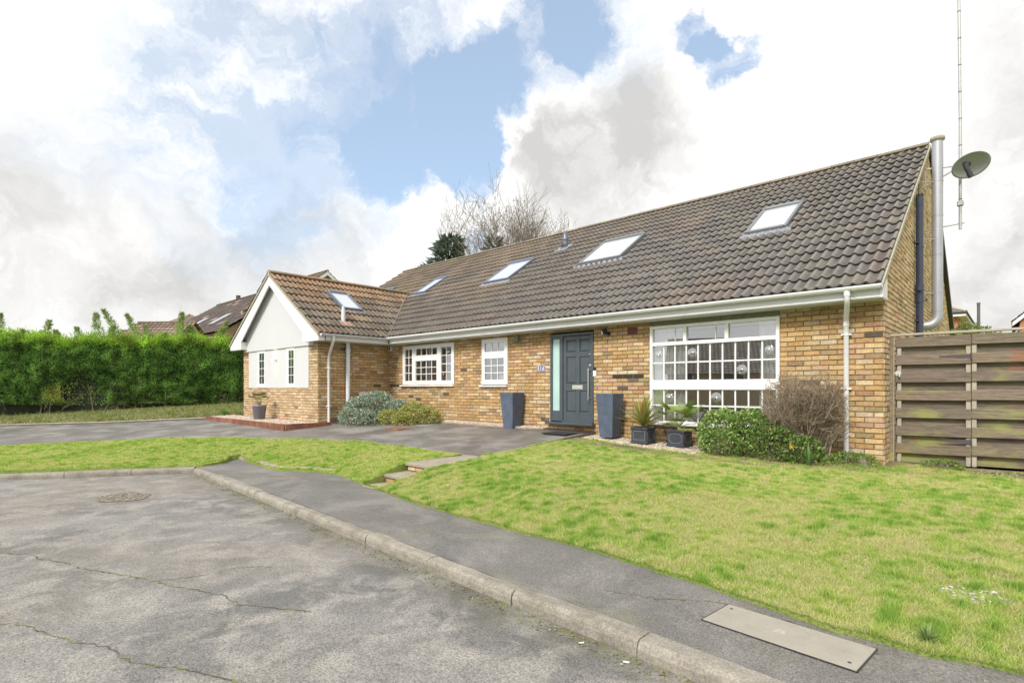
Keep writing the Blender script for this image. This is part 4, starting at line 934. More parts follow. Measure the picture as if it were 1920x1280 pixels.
# ================================================================== GARDEN
# ---- steps up to the drive -------------------------------------------
def bricks_row(mb, x0, x1, y, z0, z1, r, depth=.1, n=3):
    mb.box(x0+.01, x1-.01, y+.012, y+depth, z0-.05, z1-.001, 1)
    L = (x1-x0)/n
    for i in range(n): mb.box(x0+i*L+.006, x0+(i+1)*L-.006, y, y+.05, z0+.006, z1-.006, 0, brick_col(r, BC[:6]+[((.48, .17, .08), 8)]), bev=.005)
rr = random.Random(5)
steps = [('upper concrete slab step on a brick riser, level with the driveway', -5.20, -4.60, -4.30, -3.19, .005, True),
         ('middle concrete slab step on a short brick riser between the two lawns', -5.20, -4.55, -4.68, -4.22, -.118, True),
         ('bottom slab set flush where the steps meet the pavement', -5.12, -4.68, -5.06, -4.60, -.222, False)]
for lab, x0, x1, y0, y1, z, riser in steps:
    t = thing('step', lab, 'step', (x0, y0, z), 'steps from the pavement up to the driveway')
    mb = MB(); mb.box(x0, x1, y0, y1, z-.045, z, bev=.006); mb.build('slab', SLABM, t)
    if riser: mb = MB(); bricks_row(mb, x0+.03, x1-.03, y0+.025, z-.115, z-.046, rr); mb.build('brick_riser', [BRICK, MORTAR], t)
# curved stone edging in the left bank
mb = MB(); pts = [(-9.22, -5.06), (-8.6, -5.08), (-7.95, -5.13), (-7.45, -5.12), (-7.15, -5.02), (-6.75, -4.80), (-6.4, -4.70)]
for (xa, ya), (xb, yb_) in zip(pts, pts[1:]):
    d = Vector((xb-xa, yb_-ya, 0)); L = d.length; k = max(1, round(L/.32)); a = math.atan2(d.y, d.x)
    for i in range(k):
        q = Vector((xa, ya, -.235))+d*((i+.5)/k); M = Matrix.Translation(q)@Matrix.Rotation(a+rr.uniform(-.03, .03), 4, 'Z'); mb.box(-L/k/2+.006, L/k/2-.006, -.055, .055, -.08, .062+rr.uniform(-.006, .006), M=M, bev=.012)
o = mb.build('stone_edging', SLABM); o['kind'] = 'structure'
# drive edging strips
mb = MB()
for (xa, ya), (xb, yb_) in zip(DR_EDGE[:9], DR_EDGE[1:10]):
    d = Vector((xb-xa, yb_-ya, 0)); a = math.atan2(d.y, d.x); L = d.length; sl_ = math.atan2(drive_z(xb, yb_)-drive_z(xa, ya), L)
    k = max(1, round(L/.9))
    for i in range(k):
        f = (i+.5)/k; q = Vector((xa+d.x*f, ya+d.y*f-.025, drive_z(xa+d.x*f, ya+d.y*f)+.002)); mb.box(-L/k/2+.004, L/k/2-.004, -.02, .022, -.1, .012, M=Matrix.Translation(q)@Matrix.Rotation(a, 4, 'Z')@Matrix.Rotation(-sl_, 4, 'Y'), bev=.004)
mb.prism([(-3.12, -.1), (-.42, .1), (-.42, .215), (-3.12, .018)], 'x', -4.845, -4.80)
o = mb.build('drive_edging', SLABM); o['kind'] = 'structure'
mb = MB()
V_ = [(-26.2, -12), (-23.95, -8.5), (-22.65, -7.38), (-19.5, -5.18), (-17.3, -2.98)]
for (xa, ya), (xb, yb_) in zip(V_, V_[1:]): mb.tube([(xa, ya, drive_z(xa, ya)+.02), (xb, yb_, drive_z(xb, yb_)+.02)], .03, 5)
o = mb.build('verge_edging', SLABM); o['kind'] = 'structure'

# ---- gravel beds -------------------------------------------------------
GRAVM = pm('gravel_base', (.33, .27, .20), .95, .35, 30, .8, 60)
GRAV = pm('gravel_stone', (1, 1, 1), .85, .15, 40, attr=True)
bed1 = [(-4.76,-.05),(-4.70,-.62),(-4.1,-.80),(-3.2,-1.06),(-2.6,-1.18),(-2.1,-1.12),(-2.1,-.05)]
def bed1_z(x, y): return .185-.035*(x+4.7)-.02+.03*(y)
bed2 = [(-11.86,-2.15),(-11.62,-2.08),(-11.60,-3.14),(-16.95,-3.06),(-17.3,-2.2),(-16.6,-2.15)]
def bed2_z(x, y): return .195+.004*(-11.6-x)+0*y
bed3 = [(-10.2,-.02),(-10.2,-.42),(-8.6,-.36),(-7.2,-.34),(-6.4,-.30),(-6.0,-.16),(-5.98,-.02)]
def bed3_z(x, y): return drive_z(x, y)+.02
poly_sheet('gravel_bed', bed1, bed1_z, GRAVM, .3, .15); poly_sheet('gravel_bed', bed2, bed2_z, GRAVM, .4, .15); poly_sheet('gravel_bed', bed3, bed3_z, GRAVM, .4, .1)
dirt = [(-4.72,-.70),(-4.15,-.86),(-3.2,-1.10),(-2.6,-1.22),(-2.1,-1.2),(-2.1,-.05),(-.05,-.05),(.02,.5),(2.4,.8),(6,1.2),(6,.9),(2.3,.25),(.6,-.45),(-.6,-1.05),(-2,-1.42),(-3.4,-1.36),(-4.7,-1.02)]
poly_sheet('bare_ground', dirt, lambda x, y: lawn_z(x, y)+.006, SOIL, .2, .05)
ico = None
def stones(name, poly, zf, n, size, label, cols, seed, excl=()):
    r = np.random.default_rng(seed); P = np.array(poly); lo = P.min(0); hi = P.max(0); x = r.uniform(lo[0], hi[0], n*3); y = r.uniform(lo[1], hi[1], n*3)
    m = inpoly(x, y, poly); x, y = x[m][:n], y[m][:n]; n = len(x)
    z = zf(x, y)+r.uniform(-.004, .010, n)
    base = np.array([(1,0,0),(-1,0,0),(0,1,0),(0,-1,0),(0,0,1),(0,0,-1)], float); F = np.array([(0,2,4),(2,1,4),(1,3,4),(3,0,4),(2,0,5),(1,2,5),(3,1,5),(0,3,5)])
    s = size*r.uniform(.6, 1.5, (n, 1, 1))*r.uniform(.6, 1.2, (n, 1, 3)); s[:, :, 2] *= .6
    V = base[None]*s*r.uniform(.8, 1.2, (n, 6, 1)); a = r.uniform(0, 6.28, n); ca, sa = np.cos(a)[:, None], np.sin(a)[:, None]
    X = V[:, :, 0]*ca-V[:, :, 1]*sa; Y = V[:, :, 0]*sa+V[:, :, 1]*ca; V = np.stack([X, Y, V[:, :, 2]], 2)+np.stack([x, y, z], 1)[:, None]
    C = np.array(cols)[r.integers(0, len(cols), n)]*r.uniform(.75, 1.2, (n, 1)); C = np.repeat(C[:, None], 6, 1)
    FF = (F[None]+6*np.arange(n)[:, None, None]).reshape(-1, 3)
    o = np_mesh(name, V.reshape(-1, 3), FF, GRAV, C.reshape(-1, 3)); tag(o, label, 'gravel', kind='stuff'); return o
GC = [(.52,.44,.34),(.60,.54,.45),(.42,.33,.24),(.36,.28,.21),(.66,.62,.56),(.48,.36,.26),(.30,.26,.22)]
stones('gravel', bed1, bed1_z, 9000, .013, 'pale beige gravel under the planters right of the front door', GC, 1)
stones('gravel', bed2, bed2_z, 11000, .017, 'pale gravel inside the red timber edging below the wing', GC, 2)
stones('gravel', bed3, bed3_z, 4500, .015, 'narrow gravel strip along the wall left of the front door', GC, 3)
stones('loose_stones', [(.98,-4.93),(1.10,-5.00),(1.28,-4.97),(1.36,-4.88),(1.30,-4.78),(1.12,-4.76),(1.02,-4.82)], lambda x, y: lawn_z(x, y)-.004, 110, .011, 'patch of small grey stones showing through the right lawn', [(.4,.38,.34),(.5,.48,.44),(.28,.26,.23)], 4)
stones('soil_crumbs', [(.9,.25),(3.0,.6),(3.2,.25),(1.4,-.12),(.95,-.05)], lambda x, y: lawn_z(x, y)+.008, 1500, .016, 'dark crumbly soil at the foot of the fence', [(.10,.07,.05),(.16,.12,.09),(.07,.05,.035),(.30,.26,.20)], 5)
kx = [(-8.68,-6.03),(-.11,-6.55),(3,-6.73),(3,-6.85),(-.11,-6.68),(-8.6,-6.16)]
stones('kerb_moss', kx, lambda x, y: -.331+0*x, 2600, .007, 'crumbs of moss and grit along the foot of the kerb', [(.14,.15,.03),(.18,.19,.035),(.09,.085,.05),(.30,.27,.2),(.12,.12,.03)], 6)
stones('road_grit', [(-9,-6.3),(2.5,-7),(2.5,-9),(-7,-9)], lambda x, y: -.331+0*x, 1500, .004, 'scattered grit and tiny stones lying on the road', [(.45,.42,.37),(.3,.28,.25),(.1,.1,.09),(.2,.16,.1)], 8)
stones('path_grit', [(-8.5,-5.5),(1.5,-6.2),(2.5,-6.4),(2.5,-5.7),(-4,-5.3)], lambda x, y: -.238+.01*(y+6), 700, .0035, 'fine grit and crumbs of moss on the pavement', [(.35,.33,.28),(.2,.2,.06),(.1,.09,.07)], 9)
# timber edging round the wing bed
te = thing('timber_edging', 'reddish brown stained timber boards edging the gravel below the wing', 'edging', (-11.55, -3.17, .1))
for a, b in (((-17.1, -3.10), (-11.56, -3.18)), ((-11.53, -3.175), (-11.50, -2.00))):
    d = Vector((b[0]-a[0], b[1]-a[1], 0)); M = Matrix.Translation(((a[0]+b[0])/2, (a[1]+b[1])/2, .13))@Matrix.Rotation(math.atan2(d.y, d.x), 4, 'Z'); mb = MB(); mb.box(-d.length/2, d.length/2, -.024, .024, -.10, .098, M=M, bev=.006); mb.build('board', TIMBER, te)

# ---- covers in the ground ------------------------------------------------
mb = MB(); M = Matrix.Translation((.44, -5.935, -.232))@Matrix.Rotation(math.atan2(-.064, .737), 4, 'Z')
mb.box(-.385, .385, -.16, .16, -.05, .003, M=M, bev=.002); cv = simple('concrete_cover', mb, COVERM, 'long pale concrete cover slab let into the pavement beside the right lawn', 'cover slab')
mb = MB(); mb.box(-.03, .03, -.022, .022, 0.0, .0055, M=M@Matrix.Translation((-.02, .0, 0)), bev=.002); mb.build('name_plate', pm('cast_plate', (.36, .32, .25), .7, .3, 60), cv)
for x, y in ((-.34, .10), (.34, -.10)): mb = MB(); mb.tube([M@Vector((x, y, .001)), M@Vector((x, y, .0042))], .009, 12); mb.build('lifting_hole', DARK, cv)
mb = MB()
for s_, a, b in ((0, -.39, .39),):
    for yy in (-.164, .164): mb.box(a, b, yy-.002, yy+.002, -.02, .001, M=M)
    for xx in (-.389, .389): mb.box(xx-.003, xx+.003, -.16, .16, -.02, .001, M=M)
mb.build('joint', DARK, cv)
# rusty cover in the drive
zc = drive_z(-9.15, -1.55); mb = MB(); mb.box(-9.42, -8.90, -1.80, -1.32, zc-.05, zc+.012, bev=.004); simple('drain_cover', mb, RUST, 'rusty flat drain cover in the driveway in front of the yellow shrub', 'drain cover')
# broken manhole patch in the road
mh = thing('manhole', 'round broken concrete manhole collar in the road near the left kerb', 'manhole', (-7.17, -7.30, -.33))
V = [(-7.17, -7.30, -.322)]; n = 40
for j in range(n): a = 2*math.pi*j/n; r_ = .27*(1+.25*noise.noise(Vector((math.cos(a)*1.6, math.sin(a)*1.6, 3)))); V.append((-7.17+math.cos(a)*r_*1.35, -7.30+math.sin(a)*r_, -.3245))
mb = MB(); mb.faces(V, [(0, 1+j, 1+(j+1) % n) for j in range(n)]); mb.build('collar', pm('broken_concrete', (.25, .22, .17), .95, .45, 18, 1., 40, spots=((.08, .06, .04), 22, .5, .58), dist=.03), mh)
# cracks with moss
CRK = pm('crack', (.085, .08, .06), .95, .3, 20, tint=((.17, .19, .04), 5, .5, .6))
def crack(pts, w_, z=-.3265, seed=0):
    r = random.Random(seed); P = []
    for (xa, ya), (xb, yb_) in zip(pts, pts[1:]):
        k = max(2, int(math.hypot(xb-xa, yb_-ya)/.03))
        for i in range(k): f = i/k; P.append((xa+(xb-xa)*f+r.gauss(0, .009), ya+(yb_-ya)*f+r.gauss(0, .009)))
    V = []; 
    for i, (x, y) in enumerate(P):
        x2, y2 = P[min(i+1, len(P)-1)]; x1, y1 = P[max(i-1, 0)]; dx, dy = x2-x1, y2-y1; L = math.hypot(dx, dy) or 1; hw = w_*r.uniform(.15, 1.)*.5; V += [(x-dy/L*hw, y+dx/L*hw, z), (x+dy/L*hw, y-dx/L*hw, z)]
    mb = MB(); mb.faces(V, [(2*i, 2*i+1, 2*i+3, 2*i+2) for i in range(len(P)-1)]); o = mb.build('road_crack', CRK); o['kind'] = 'structure'; return o
crack([(-5.8,-8.8),(-5.04,-8.63),(-4.78,-8.45),(-4.56,-8.42),(-4.41,-8.33),(-4.0,-8.22),(-3.55,-8.03),(-3.22,-7.91),(-2.94,-7.82),(-2.66,-7.70),(-2.37,-7.67),(-2.1,-7.51),(-1.9,-7.4)], .014, seed=1)
crack([(-3.6,-9.1),(-3.05,-8.70),(-2.51,-8.51),(-2.28,-8.40),(-2.0,-8.355),(-1.775,-8.21),(-1.54,-8.11),(-1.38,-8.05),(-1.2,-8.0)], .013, seed=2)
crack([(-3.27,-7.9),(-3.15,-7.65),(-3.14,-7.38),(-2.9,-7.1)], .008, seed=3)
crack([(-.62,-6.05),(-.30,-5.95),(-.1,-5.80),(.05,-5.74),(.4,-5.76),(.9,-5.86)], .010, z=-.2315, seed=4)
# litter
for x, y, a, lb in ((-.13, -6.63, .4, 'white cigarette end in the gutter, middle one of three by the kerb'), (.18, -6.66, 1.2, 'white cigarette end in the gutter, nearest the right edge of the three by the kerb'), (-.42, -6.62, .9, 'white cigarette end in the gutter, leftmost of three by the kerb')):
    mb = MB(); mb.tube([(x, y, -.322), (x+.03*math.cos(a), y+.03*math.sin(a), -.322)], .0045, 8); tag(mb.build('cigarette_end', WHITE), lb, 'litter', 'cigarette ends by the kerb')

# ---- planters -------------------------------------------------------------
def tall_planter(x, y, z, s0, s1, h, label):
    t = thing('planter', label, 'planter', (x, y, z), 'tall planters flanking the front door'); mb = MB()
    def ring(s, zz): return [(x-s, y-s, z+zz), (x+s, y-s, z+zz), (x+s, y+s, z+zz), (x-s, y+s, z+zz)]
    V = ring(s0, 0)+ring(s1-.003, h-.006)+ring(s1-.006, h)+ring(s1-.026, h)+ring(s1-.05, h-.12)
    F = [(0, 3, 2, 1)]+[(4*k+i, 4*k+(i+1) % 4, 4*k+4+(i+1) % 4, 4*k+4+i) for k in range(4) for i in range(4)]
    mb.faces(V, F); mb.build('pot', PLANTERM, t)
    mb = MB(); s = s1-.04; mb.faces([(x-s, y-s, z+h-.11), (x+s, y-s, z+h-.11), (x+s, y+s, z+h-.11), (x-s, y+s, z+h-.11)], [(0, 1, 2, 3)]); mb.build('soil', SOIL, t); return t
tall_planter(-6.80, -.26, .195, .135, .195, .80, 'tall tapered slate blue planter left of the front door')
tall_planter(-4.24, -.33, .175, .135, .192, .815, 'tall tapered slate blue planter right of the front door')
def box_planter(x, y, z, w_, h, label, chamfer):
    t = thing('planter', label, 'planter', (x, y, z), 'small square lead look planters under the picture window'); mb = MB(); s = w_/2
    mb.box(x-s, x+s, y-s, y+s, z, z+.035, bev=.006); mb.box(x-s+.012, x+s-.012, y-s+.012, y+s-.012, z+.03, z+h-.04, bev=.004)
    for a, b, c, d in ((x-s, x+s, y-s, y-s+.035), (x-s, x+s, y+s-.035, y+s), (x-s, x-s+.035, y-s+.035, y+s-.035), (x+s-.035, x+s, y-s+.035, y+s-.035)): mb.box(a, b, c, d, z+h-.045, z+h, bev=.006)
    mb.build('pot', PLANTERD, t)
    q = s-.05; z0, z1 = z+.065, z+h-.07; ch = .045 if chamfer else 0
    loop = [(-q+ch, z0), (q-ch, z0), (q, z0+ch), (q, z1-ch), (q-ch, z1), (-q+ch, z1), (-q, z1-ch), (-q, z0+ch)] if ch else [(-q, z0), (q, z0), (q, z1), (-q, z1)]
    mb = MB()
    for axis in (0, 1):
        P = [(x+a, y-s+.012, b) if axis == 0 else (x+s-.012, y+a, b) for a, b in loop]; P.append(P[0])
        for a, b in zip(P, P[1:]): mb.tube([a, b], .0035, 5)
    mb.build('panel_beading', LEADLINE, t)
    mb = MB(); mb.box(x-s+.03, x+s-.03, y-s+.03, y+s-.03, z+h-.06, z+h-.03); mb.build('soil', SOIL, t); return t
box_planter(-3.47, -.46, .125, .325, .285, 'small square dark planter holding the spiky plant', False)
box_planter(-2.85, -.34, .10, .33, .29, 'small square dark planter holding the fan palm', True)
rp = thing('planter', 'round mauve grey tapered pot holding a small palm in front of the wing', 'planter', (-14.35, -2.62, .21))
mb = MB(); mb.lathe([(.0, .0), (.13, 0), (.145, .02), (.185, .36), (.195, .37), (.195, .40), (.175, .40), (.165, .33), (0, .33)], (-14.35, -2.62, .21), 32); mb.build('pot', POTM, rp)

# ---- leaf helpers -----------------------------------------------------------
def strap_leaves(name, o, n, L, w_, cols, label, cat, droop=1., up=(.1, 1.4), seed=0, mat=None, stem=None):
    r = random.Random(seed); t = thing(name, label, cat, o); mb = MB()
    for i in range(n):
        az = r.uniform(0, 2*math.pi); el = R(90)-r.uniform(*up); l = L*r.uniform(.6, 1.1); ww = w_*r.uniform(.7, 1.2); c = random.choice(cols); k = r.uniform(.8, 1.2); c = tuple(a*k for a in c)
        p = Vector(o)+Vector((r.uniform(-.01, .01), r.uniform(-.01, .01), r.uniform(0, .05))); d = Vector((math.cos(az)*math.cos(el), math.sin(az)*math.cos(el), math.sin(el))); S = 7; V = []
        side = Vector((-math.sin(az), math.cos(az), 0))
        for s in range(S+1):
            f = s/S; wd = ww*(.5+1.1*math.sin(math.pi*min(1, f*.9+.1)))*(1-f**3)
            V += [p-side*wd/2, p+Vector((0, 0, -wd*.2)), p+side*wd/2]; p = p+d*(l/S); d = (d+Vector((0, 0, -.11*droop*f*(1.3-math.sin(el))))).normalized()
        mb.faces(V, [(3*s+a, 3*s+a+1, 3*s+a+4, 3*s+a+3) for s in range(S) for a in (0, 1)], 0, c, True)
    mb.build('leaves', mat or LEAF, t)
    if stem: m2 = MB(); m2.tube([Vector(o)-Vector((0, 0, .04)), Vector(o)+Vector((0, 0, stem))], [.03, .022], 10); m2.build('trunk', BARK, t)
    return t
strap_leaves('spiky_plant', (-3.47, -.46, .42), 130, .60, .019, [(.26,.31,.07),(.32,.35,.10),(.38,.34,.11),(.20,.28,.06),(.40,.27,.08)], 'yellow green spiky sword leaved plant in the left small planter', 'plant', .9, (.02, 1.35), 3, stem=.05)
# dead leaves hanging over the rim
def fan_palm(name, o, n, label, L=.30, fr=.17, stemr=.02, cols=((.13,.22,.04),(.18,.27,.05),(.24,.28,.06)), seed=1):
    r = random.Random(seed); t = thing(name, label, 'plant', o); st_ = MB(); lv = MB(); O = Vector(o)
    st_.tube([O-Vector((0, 0, .05)), O+Vector((0, 0, .09))], [.035, .028], 10)
    for i in range(n):
        az = i*2.399+r.uniform(-.3, .3); el = R(r.uniform(5, 75)); l = L*r.uniform(.6, 1.1); d = Vector((math.cos(az)*math.cos(el), math.sin(az)*math.cos(el), math.sin(el)))
        p0 = O+Vector((0, 0, .07)); p1 = p0+d*l*.5; d2 = (d+Vector((0, 0, -.25))).normalized(); p2 = p1+d2*l*.5; st_.tube([p0, p1, p2], [.007, .005, .004], 5)
        side = d2.cross(Vector((0, 0, 1))).normalized(); nn = side.cross(d2).normalized(); c = r.choice(cols); B = 17
        for b in range(B):
            a = -1.45+2.9*b/(B-1); ld = (d2*math.cos(a)+side*math.sin(a)+nn*.12).normalized(); ll = fr*(1-.22*abs(a)/1.45)*r.uniform(.85, 1.1); wv = ld.cross(nn).normalized()*.0085
            m = p2+ld*ll*.55; e = p2+ld*ll+Vector((0, 0, -ll*.16)); k = r.uniform(.8, 1.25)
            lv.faces([p2-wv*.4, p2+wv*.4, m+wv, m-wv, e], [(0, 1, 2, 3), (3, 2, 4)], 0, tuple(q*k for q in c))
    st_.build('stems', pm('palm_stem', (.20, .22, .07), .7), t); lv.build('fronds', LEAF, t); return t
fan_palm('fan_palm', (-2.85, -.34, .36), 19, 'small green fan palm in the right small planter', .40, .22)
fan_palm('fan_palm', (-14.35, -2.62, .55), 13, 'little palm growing in the round mauve pot', .36, .16, cols=((.10,.16,.04),(.15,.20,.05),(.25,.19,.07)), seed=5)
strap_leaves('bulb_plant', (-.72, -.86, .03), 22, .30, .016, [(.12,.24,.06),(.16,.28,.08)], 'clump of strap shaped daffodil leaves below the bare shrub', 'plant', .9, (.1, .8), 7)
strap_leaves('bulb_plant', (-17.6, -2.4, .17), 40, .34, .02, [(.16,.32,.05),(.2,.36,.07)], 'fresh green clump of strap leaves at the right end of the hedge', 'plant', .9, (.05, .9), 8)
strap_leaves('grass_tuft', (1.02, -5.62, -.215), 60, .09, .005, [(.18,.28,.08),(.25,.33,.12)], 'coarse tuft of grass at the pavement edge on the right', 'grass', 1.6, (.3, 1.4), 9)
mb = MB()
for k in range(6): a = k*math.pi/3; mb.faces([(-.95, -.80, .27), (-.95+.035*math.cos(a-.3), -.82, .27+.035*math.sin(a-.3)), (-.95+.05*math.cos(a), -.825, .27+.05*math.sin(a)), (-.95+.035*math.cos(a+.3), -.82, .27+.035*math.sin(a+.3))], [(0, 1, 2, 3)], 0, (.75, .66, .22))
df = thing('daffodil', 'single pale yellow daffodil flower in front of the bare shrub', 'flower', (-.95, -.80, .03)); mb.build('petals', LEAF, df)
mb = MB(); mb.tube([(-.95, -.80, .27), (-.95, -.845, .268)], [.012, .018], 10, c=(.8, .5, .06)); mb.build('trumpet', LEAF, df)
mb = MB(); mb.tube([(-.95, -.80, .27), (-.94, -.79, .2), (-.93, -.78, .02)], .004, 6, c=(.12, .22, .05)); mb.build('stem', LEAF, df)

def leaves_np(P, Nrm, size, r, aspect=.5, curl=.25, jitter=.9):
    n = len(P); d = Nrm+r.normal(0, jitter, (n, 3)); d /= np.linalg.norm(d, axis=1, keepdims=True)+1e-9
    q = r.normal(0, 1, (n, 3)); s = np.cross(d, q); s /= np.linalg.norm(s, axis=1, keepdims=True)+1e-9; nn = np.cross(s, d)
    L = (size*r.uniform(.6, 1.3, n))[:, None]; W = L*aspect
    V = np.stack([P, P+d*L*.45+s*W*.5+nn*L*curl*.4, P+d*L, P+d*L*.45-s*W*.5+nn*L*curl*.4], 1)
    F = np.arange(n*4).reshape(-1, 4); return V.reshape(-1, 3), F
def shrub(name, blobs_, n, size, cols, label, cat='shrub', seed=1, aspect=.5, zmin=0., mat=None, lump=.12, lumpf=6, depth=.25, weights=None, corecol=(.03, .04, .02), colf=None, stemn=10):
    r = np.random.default_rng(seed); B = np.array(blobs_, float); wgt = (B[:, 3]*B[:, 4]+B[:, 5]*B[:, 4]); wgt /= wgt.sum()
    P = []; Nn = []; got = 0
    while got < n:
        m = n; i = r.choice(len(B), m, p=wgt); d = r.normal(0, 1, (m, 3)); d /= np.linalg.norm(d, axis=1, keepdims=True); d[:, 2] = np.where(d[:, 2] < -.55, -d[:, 2], d[:, 2])
        rad = 1-depth*r.random(m)**1.4
        bump_ = np.array([noise.noise(Vector((a*lumpf, b*lumpf, c*lumpf))) for a, b, c in (B[i, :3]+d*B[i, 3:6])])*lump
        p = B[i, :3]+d*B[i, 3:6]*(rad+bump_)[:, None]; ok = p[:, 2] > zmin
        for k in range(len(B)):
            e = ((p-B[k, :3])/B[k, 3:6]); ok &= ~((np.linalg.norm(e, axis=1) < .72) & (i != k))
        # crumbly gaps
        gn_ = np.array([noise.noise(Vector((a*lumpf*1.5, b*lumpf*1.5, c*lumpf*1.5+9))) for a, b, c in p]); ok &= (gn_ > -.32) | (rad < .8)
        P.append(p[ok]); Nn.append(d[ok]+np.array([0, 0, .35])); got += ok.sum()
    P = np.concatenate(P)[:n]; Nn = np.concatenate(Nn)[:n]
    V, F = leaves_np(P, Nn, size, r, aspect)
    pal = np.array(cols); C = pal[r.choice(len(pal), n, p=weights)]*r.uniform(.75, 1.25, (n, 1))
    if colf is not None: C = colf(P, C, r)
    C = np.repeat(C[:, None], 4, 1); C[:, 2] *= 1.12
    x0, y0 = B[:, 0].mean(), B[:, 1].mean(); t = thing(name, label, cat, (x0, y0, zmin))
    np_mesh('foliage', V, F, mat or LEAF, C.reshape(-1, 3), t)
    mb = MB(); rr_ = random.Random(seed)     # woody stems inside
    for b in B:
        for _ in range(stemn):
            a = rr_.uniform(0, 6.28); e = Vector((b[0]+math.cos(a)*b[3]*.75, b[1]+math.sin(a)*b[4]*.75, b[2]+b[5]*rr_.uniform(-.2, .7))); s_ = Vector((b[0]+rr_.uniform(-.1, .1), b[1]+rr_.uniform(-.1, .1), zmin)); m_ = (s_+e)/2+Vector((rr_.uniform(-.05, .05), rr_.uniform(-.05, .05), .05)); mb.tube([s_, m_, e], [.012, .009, .004], 5)
    mb.build('stems', BARK, t); return t
shrub('silver_shrub', [(-11.25,-1.25,.42,.52,.48,.46),(-10.95,-.95,.55,.50,.45,.46),(-10.45,-.75,.42,.45,.42,.38),(-11.15,-1.62,.32,.42,.30,.26),(-10.75,-1.5,.30,.40,.32,.24)], 15000, .045,
      [(.30,.36,.27),(.40,.46,.37),(.52,.56,.46),(.22,.30,.20),(.13,.20,.10)], 'rounded silvery grey green shrub against the wing corner', seed=3, aspect=.6, zmin=.14, depth=.3)
shrub('golden_shrub', [(-9.85,-.62,.42,.46,.40,.30),(-9.45,-.55,.36,.40,.34,.28),(-10.25,-1.05,.32,.36,.32,.22),(-9.75,-1.0,.28,.40,.30,.20)], 11000, .042,
      [(.45,.42,.10),(.55,.50,.18),(.34,.36,.07),(.22,.28,.06),(.38,.40,.22)], 'low golden variegated shrub right of the silvery one', seed=4, aspect=.6, zmin=.16, depth=.3)
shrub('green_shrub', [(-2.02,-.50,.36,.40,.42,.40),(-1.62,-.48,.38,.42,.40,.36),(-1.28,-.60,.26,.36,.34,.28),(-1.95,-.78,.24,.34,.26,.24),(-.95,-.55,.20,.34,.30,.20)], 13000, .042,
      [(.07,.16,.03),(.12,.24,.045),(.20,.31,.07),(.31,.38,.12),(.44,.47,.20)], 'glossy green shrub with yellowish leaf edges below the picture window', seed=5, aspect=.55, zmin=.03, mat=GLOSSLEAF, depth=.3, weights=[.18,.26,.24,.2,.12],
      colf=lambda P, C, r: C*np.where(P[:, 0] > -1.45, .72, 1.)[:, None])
shrub('creeping_weeds', [(-.35,-.28,.06,.38,.25,.12),(-.8,-.55,.06,.4,.3,.10),(.62,.25,.04,.25,.12,.07)], 2200, .04, [(.10,.20,.03),(.16,.26,.05),(.22,.28,.08)], 'low weeds at the foot of the wall beside the downpipe', 'weeds', seed=6, zmin=.0, stemn=2)

# ---- twiggy things ------------------------------------------------------------
class TwigCloud:
    def __init__(s): s.a = []; s.b = []; s.r0 = []; s.r1 = []
    def seg(s, a, b, r0, r1): s.a.append(a); s.b.append(b); s.r0.append(r0); s.r1.append(r1)
    def build(s, name, mat, parent, k=4):
        A = np.array([tuple(v) for v in s.a]); Bq = np.array([tuple(v) for v in s.b]); d = Bq-A; d /= np.linalg.norm(d, axis=1, keepdims=True)+1e-9
        h = np.where(np.abs(d[:, 2:3]) < .9, np.array([[0, 0, 1.]]), np.array([[1., 0, 0]])); u = np.cross(d, h); u /= np.linalg.norm(u, axis=1, keepdims=True); v = np.cross(d, u); V = []
        r0 = np.array(s.r0)[:, None]; r1 = np.array(s.r1)[:, None]
        for base, rr_ in ((A, r0), (Bq, r1)):
            for j in range(k): a = 2*math.pi*j/k; V.append(base+(u*math.cos(a)+v*math.sin(a))*rr_)
        V = np.stack(V, 1); n = len(A); F = np.array([(j, (j+1) % k, k+(j+1) % k, k+j) for j in range(k)]); FF = (F[None]+2*k*np.arange(n)[:, None, None]).reshape(-1, 4)
        return np_mesh(name, V.reshape(-1, 3), FF, mat, np.ones((len(V)*2*k, 3)), parent, smooth=False)
def grow(tc, p, d, L, r_, lev, r, spread, kids, shrink=.68, minr=.002, up=.05, wob=.18, segs=4, inside=None):
    pts = [p]; rads = [r_]
    for i in range(segs):
        d = (d+Vector((r.gauss(0, wob), r.gauss(0, wob), r.gauss(0, wob)+up))).normalized(); q = pts[-1]+d*(L/segs)
        if inside and not inside(q):
            if i == 0: return
            lev = 0 if lev < 3 else lev-1; break
        tc.seg(pts[-1], q, rads[-1], max(minr, r_*(1-.55*(i+1)/segs))); pts.append(q); rads.append(max(minr, r_*(1-.55*(i+1)/segs)))
    if lev <= 0: return
    segs = len(pts)-1
    n = kids[lev] if hasattr(kids, '__len__') else kids
    for j in range(n):
        f = r.uniform(.25, 1.) if j < n-1 else 1.; i = min(segs-1, int(f*segs)); base = pts[i].lerp(pts[i+1], f*segs-i) if i < segs else pts[-1]
        ax = d.orthogonal().normalized(); ax.rotate(Matrix.Rotation(r.uniform(0, 6.283), 3, d)); nd_ = d.copy(); nd_.rotate(Matrix.Rotation(spread*r.uniform(.6, 1.3) if j < n-1 else spread*.3, 3, ax))
        grow(tc, base, nd_, L*shrink*r.uniform(.75, 1.15), max(minr, rads[i]*.62), lev-1, r, spread, kids, shrink, minr, up, wob, segs, inside)
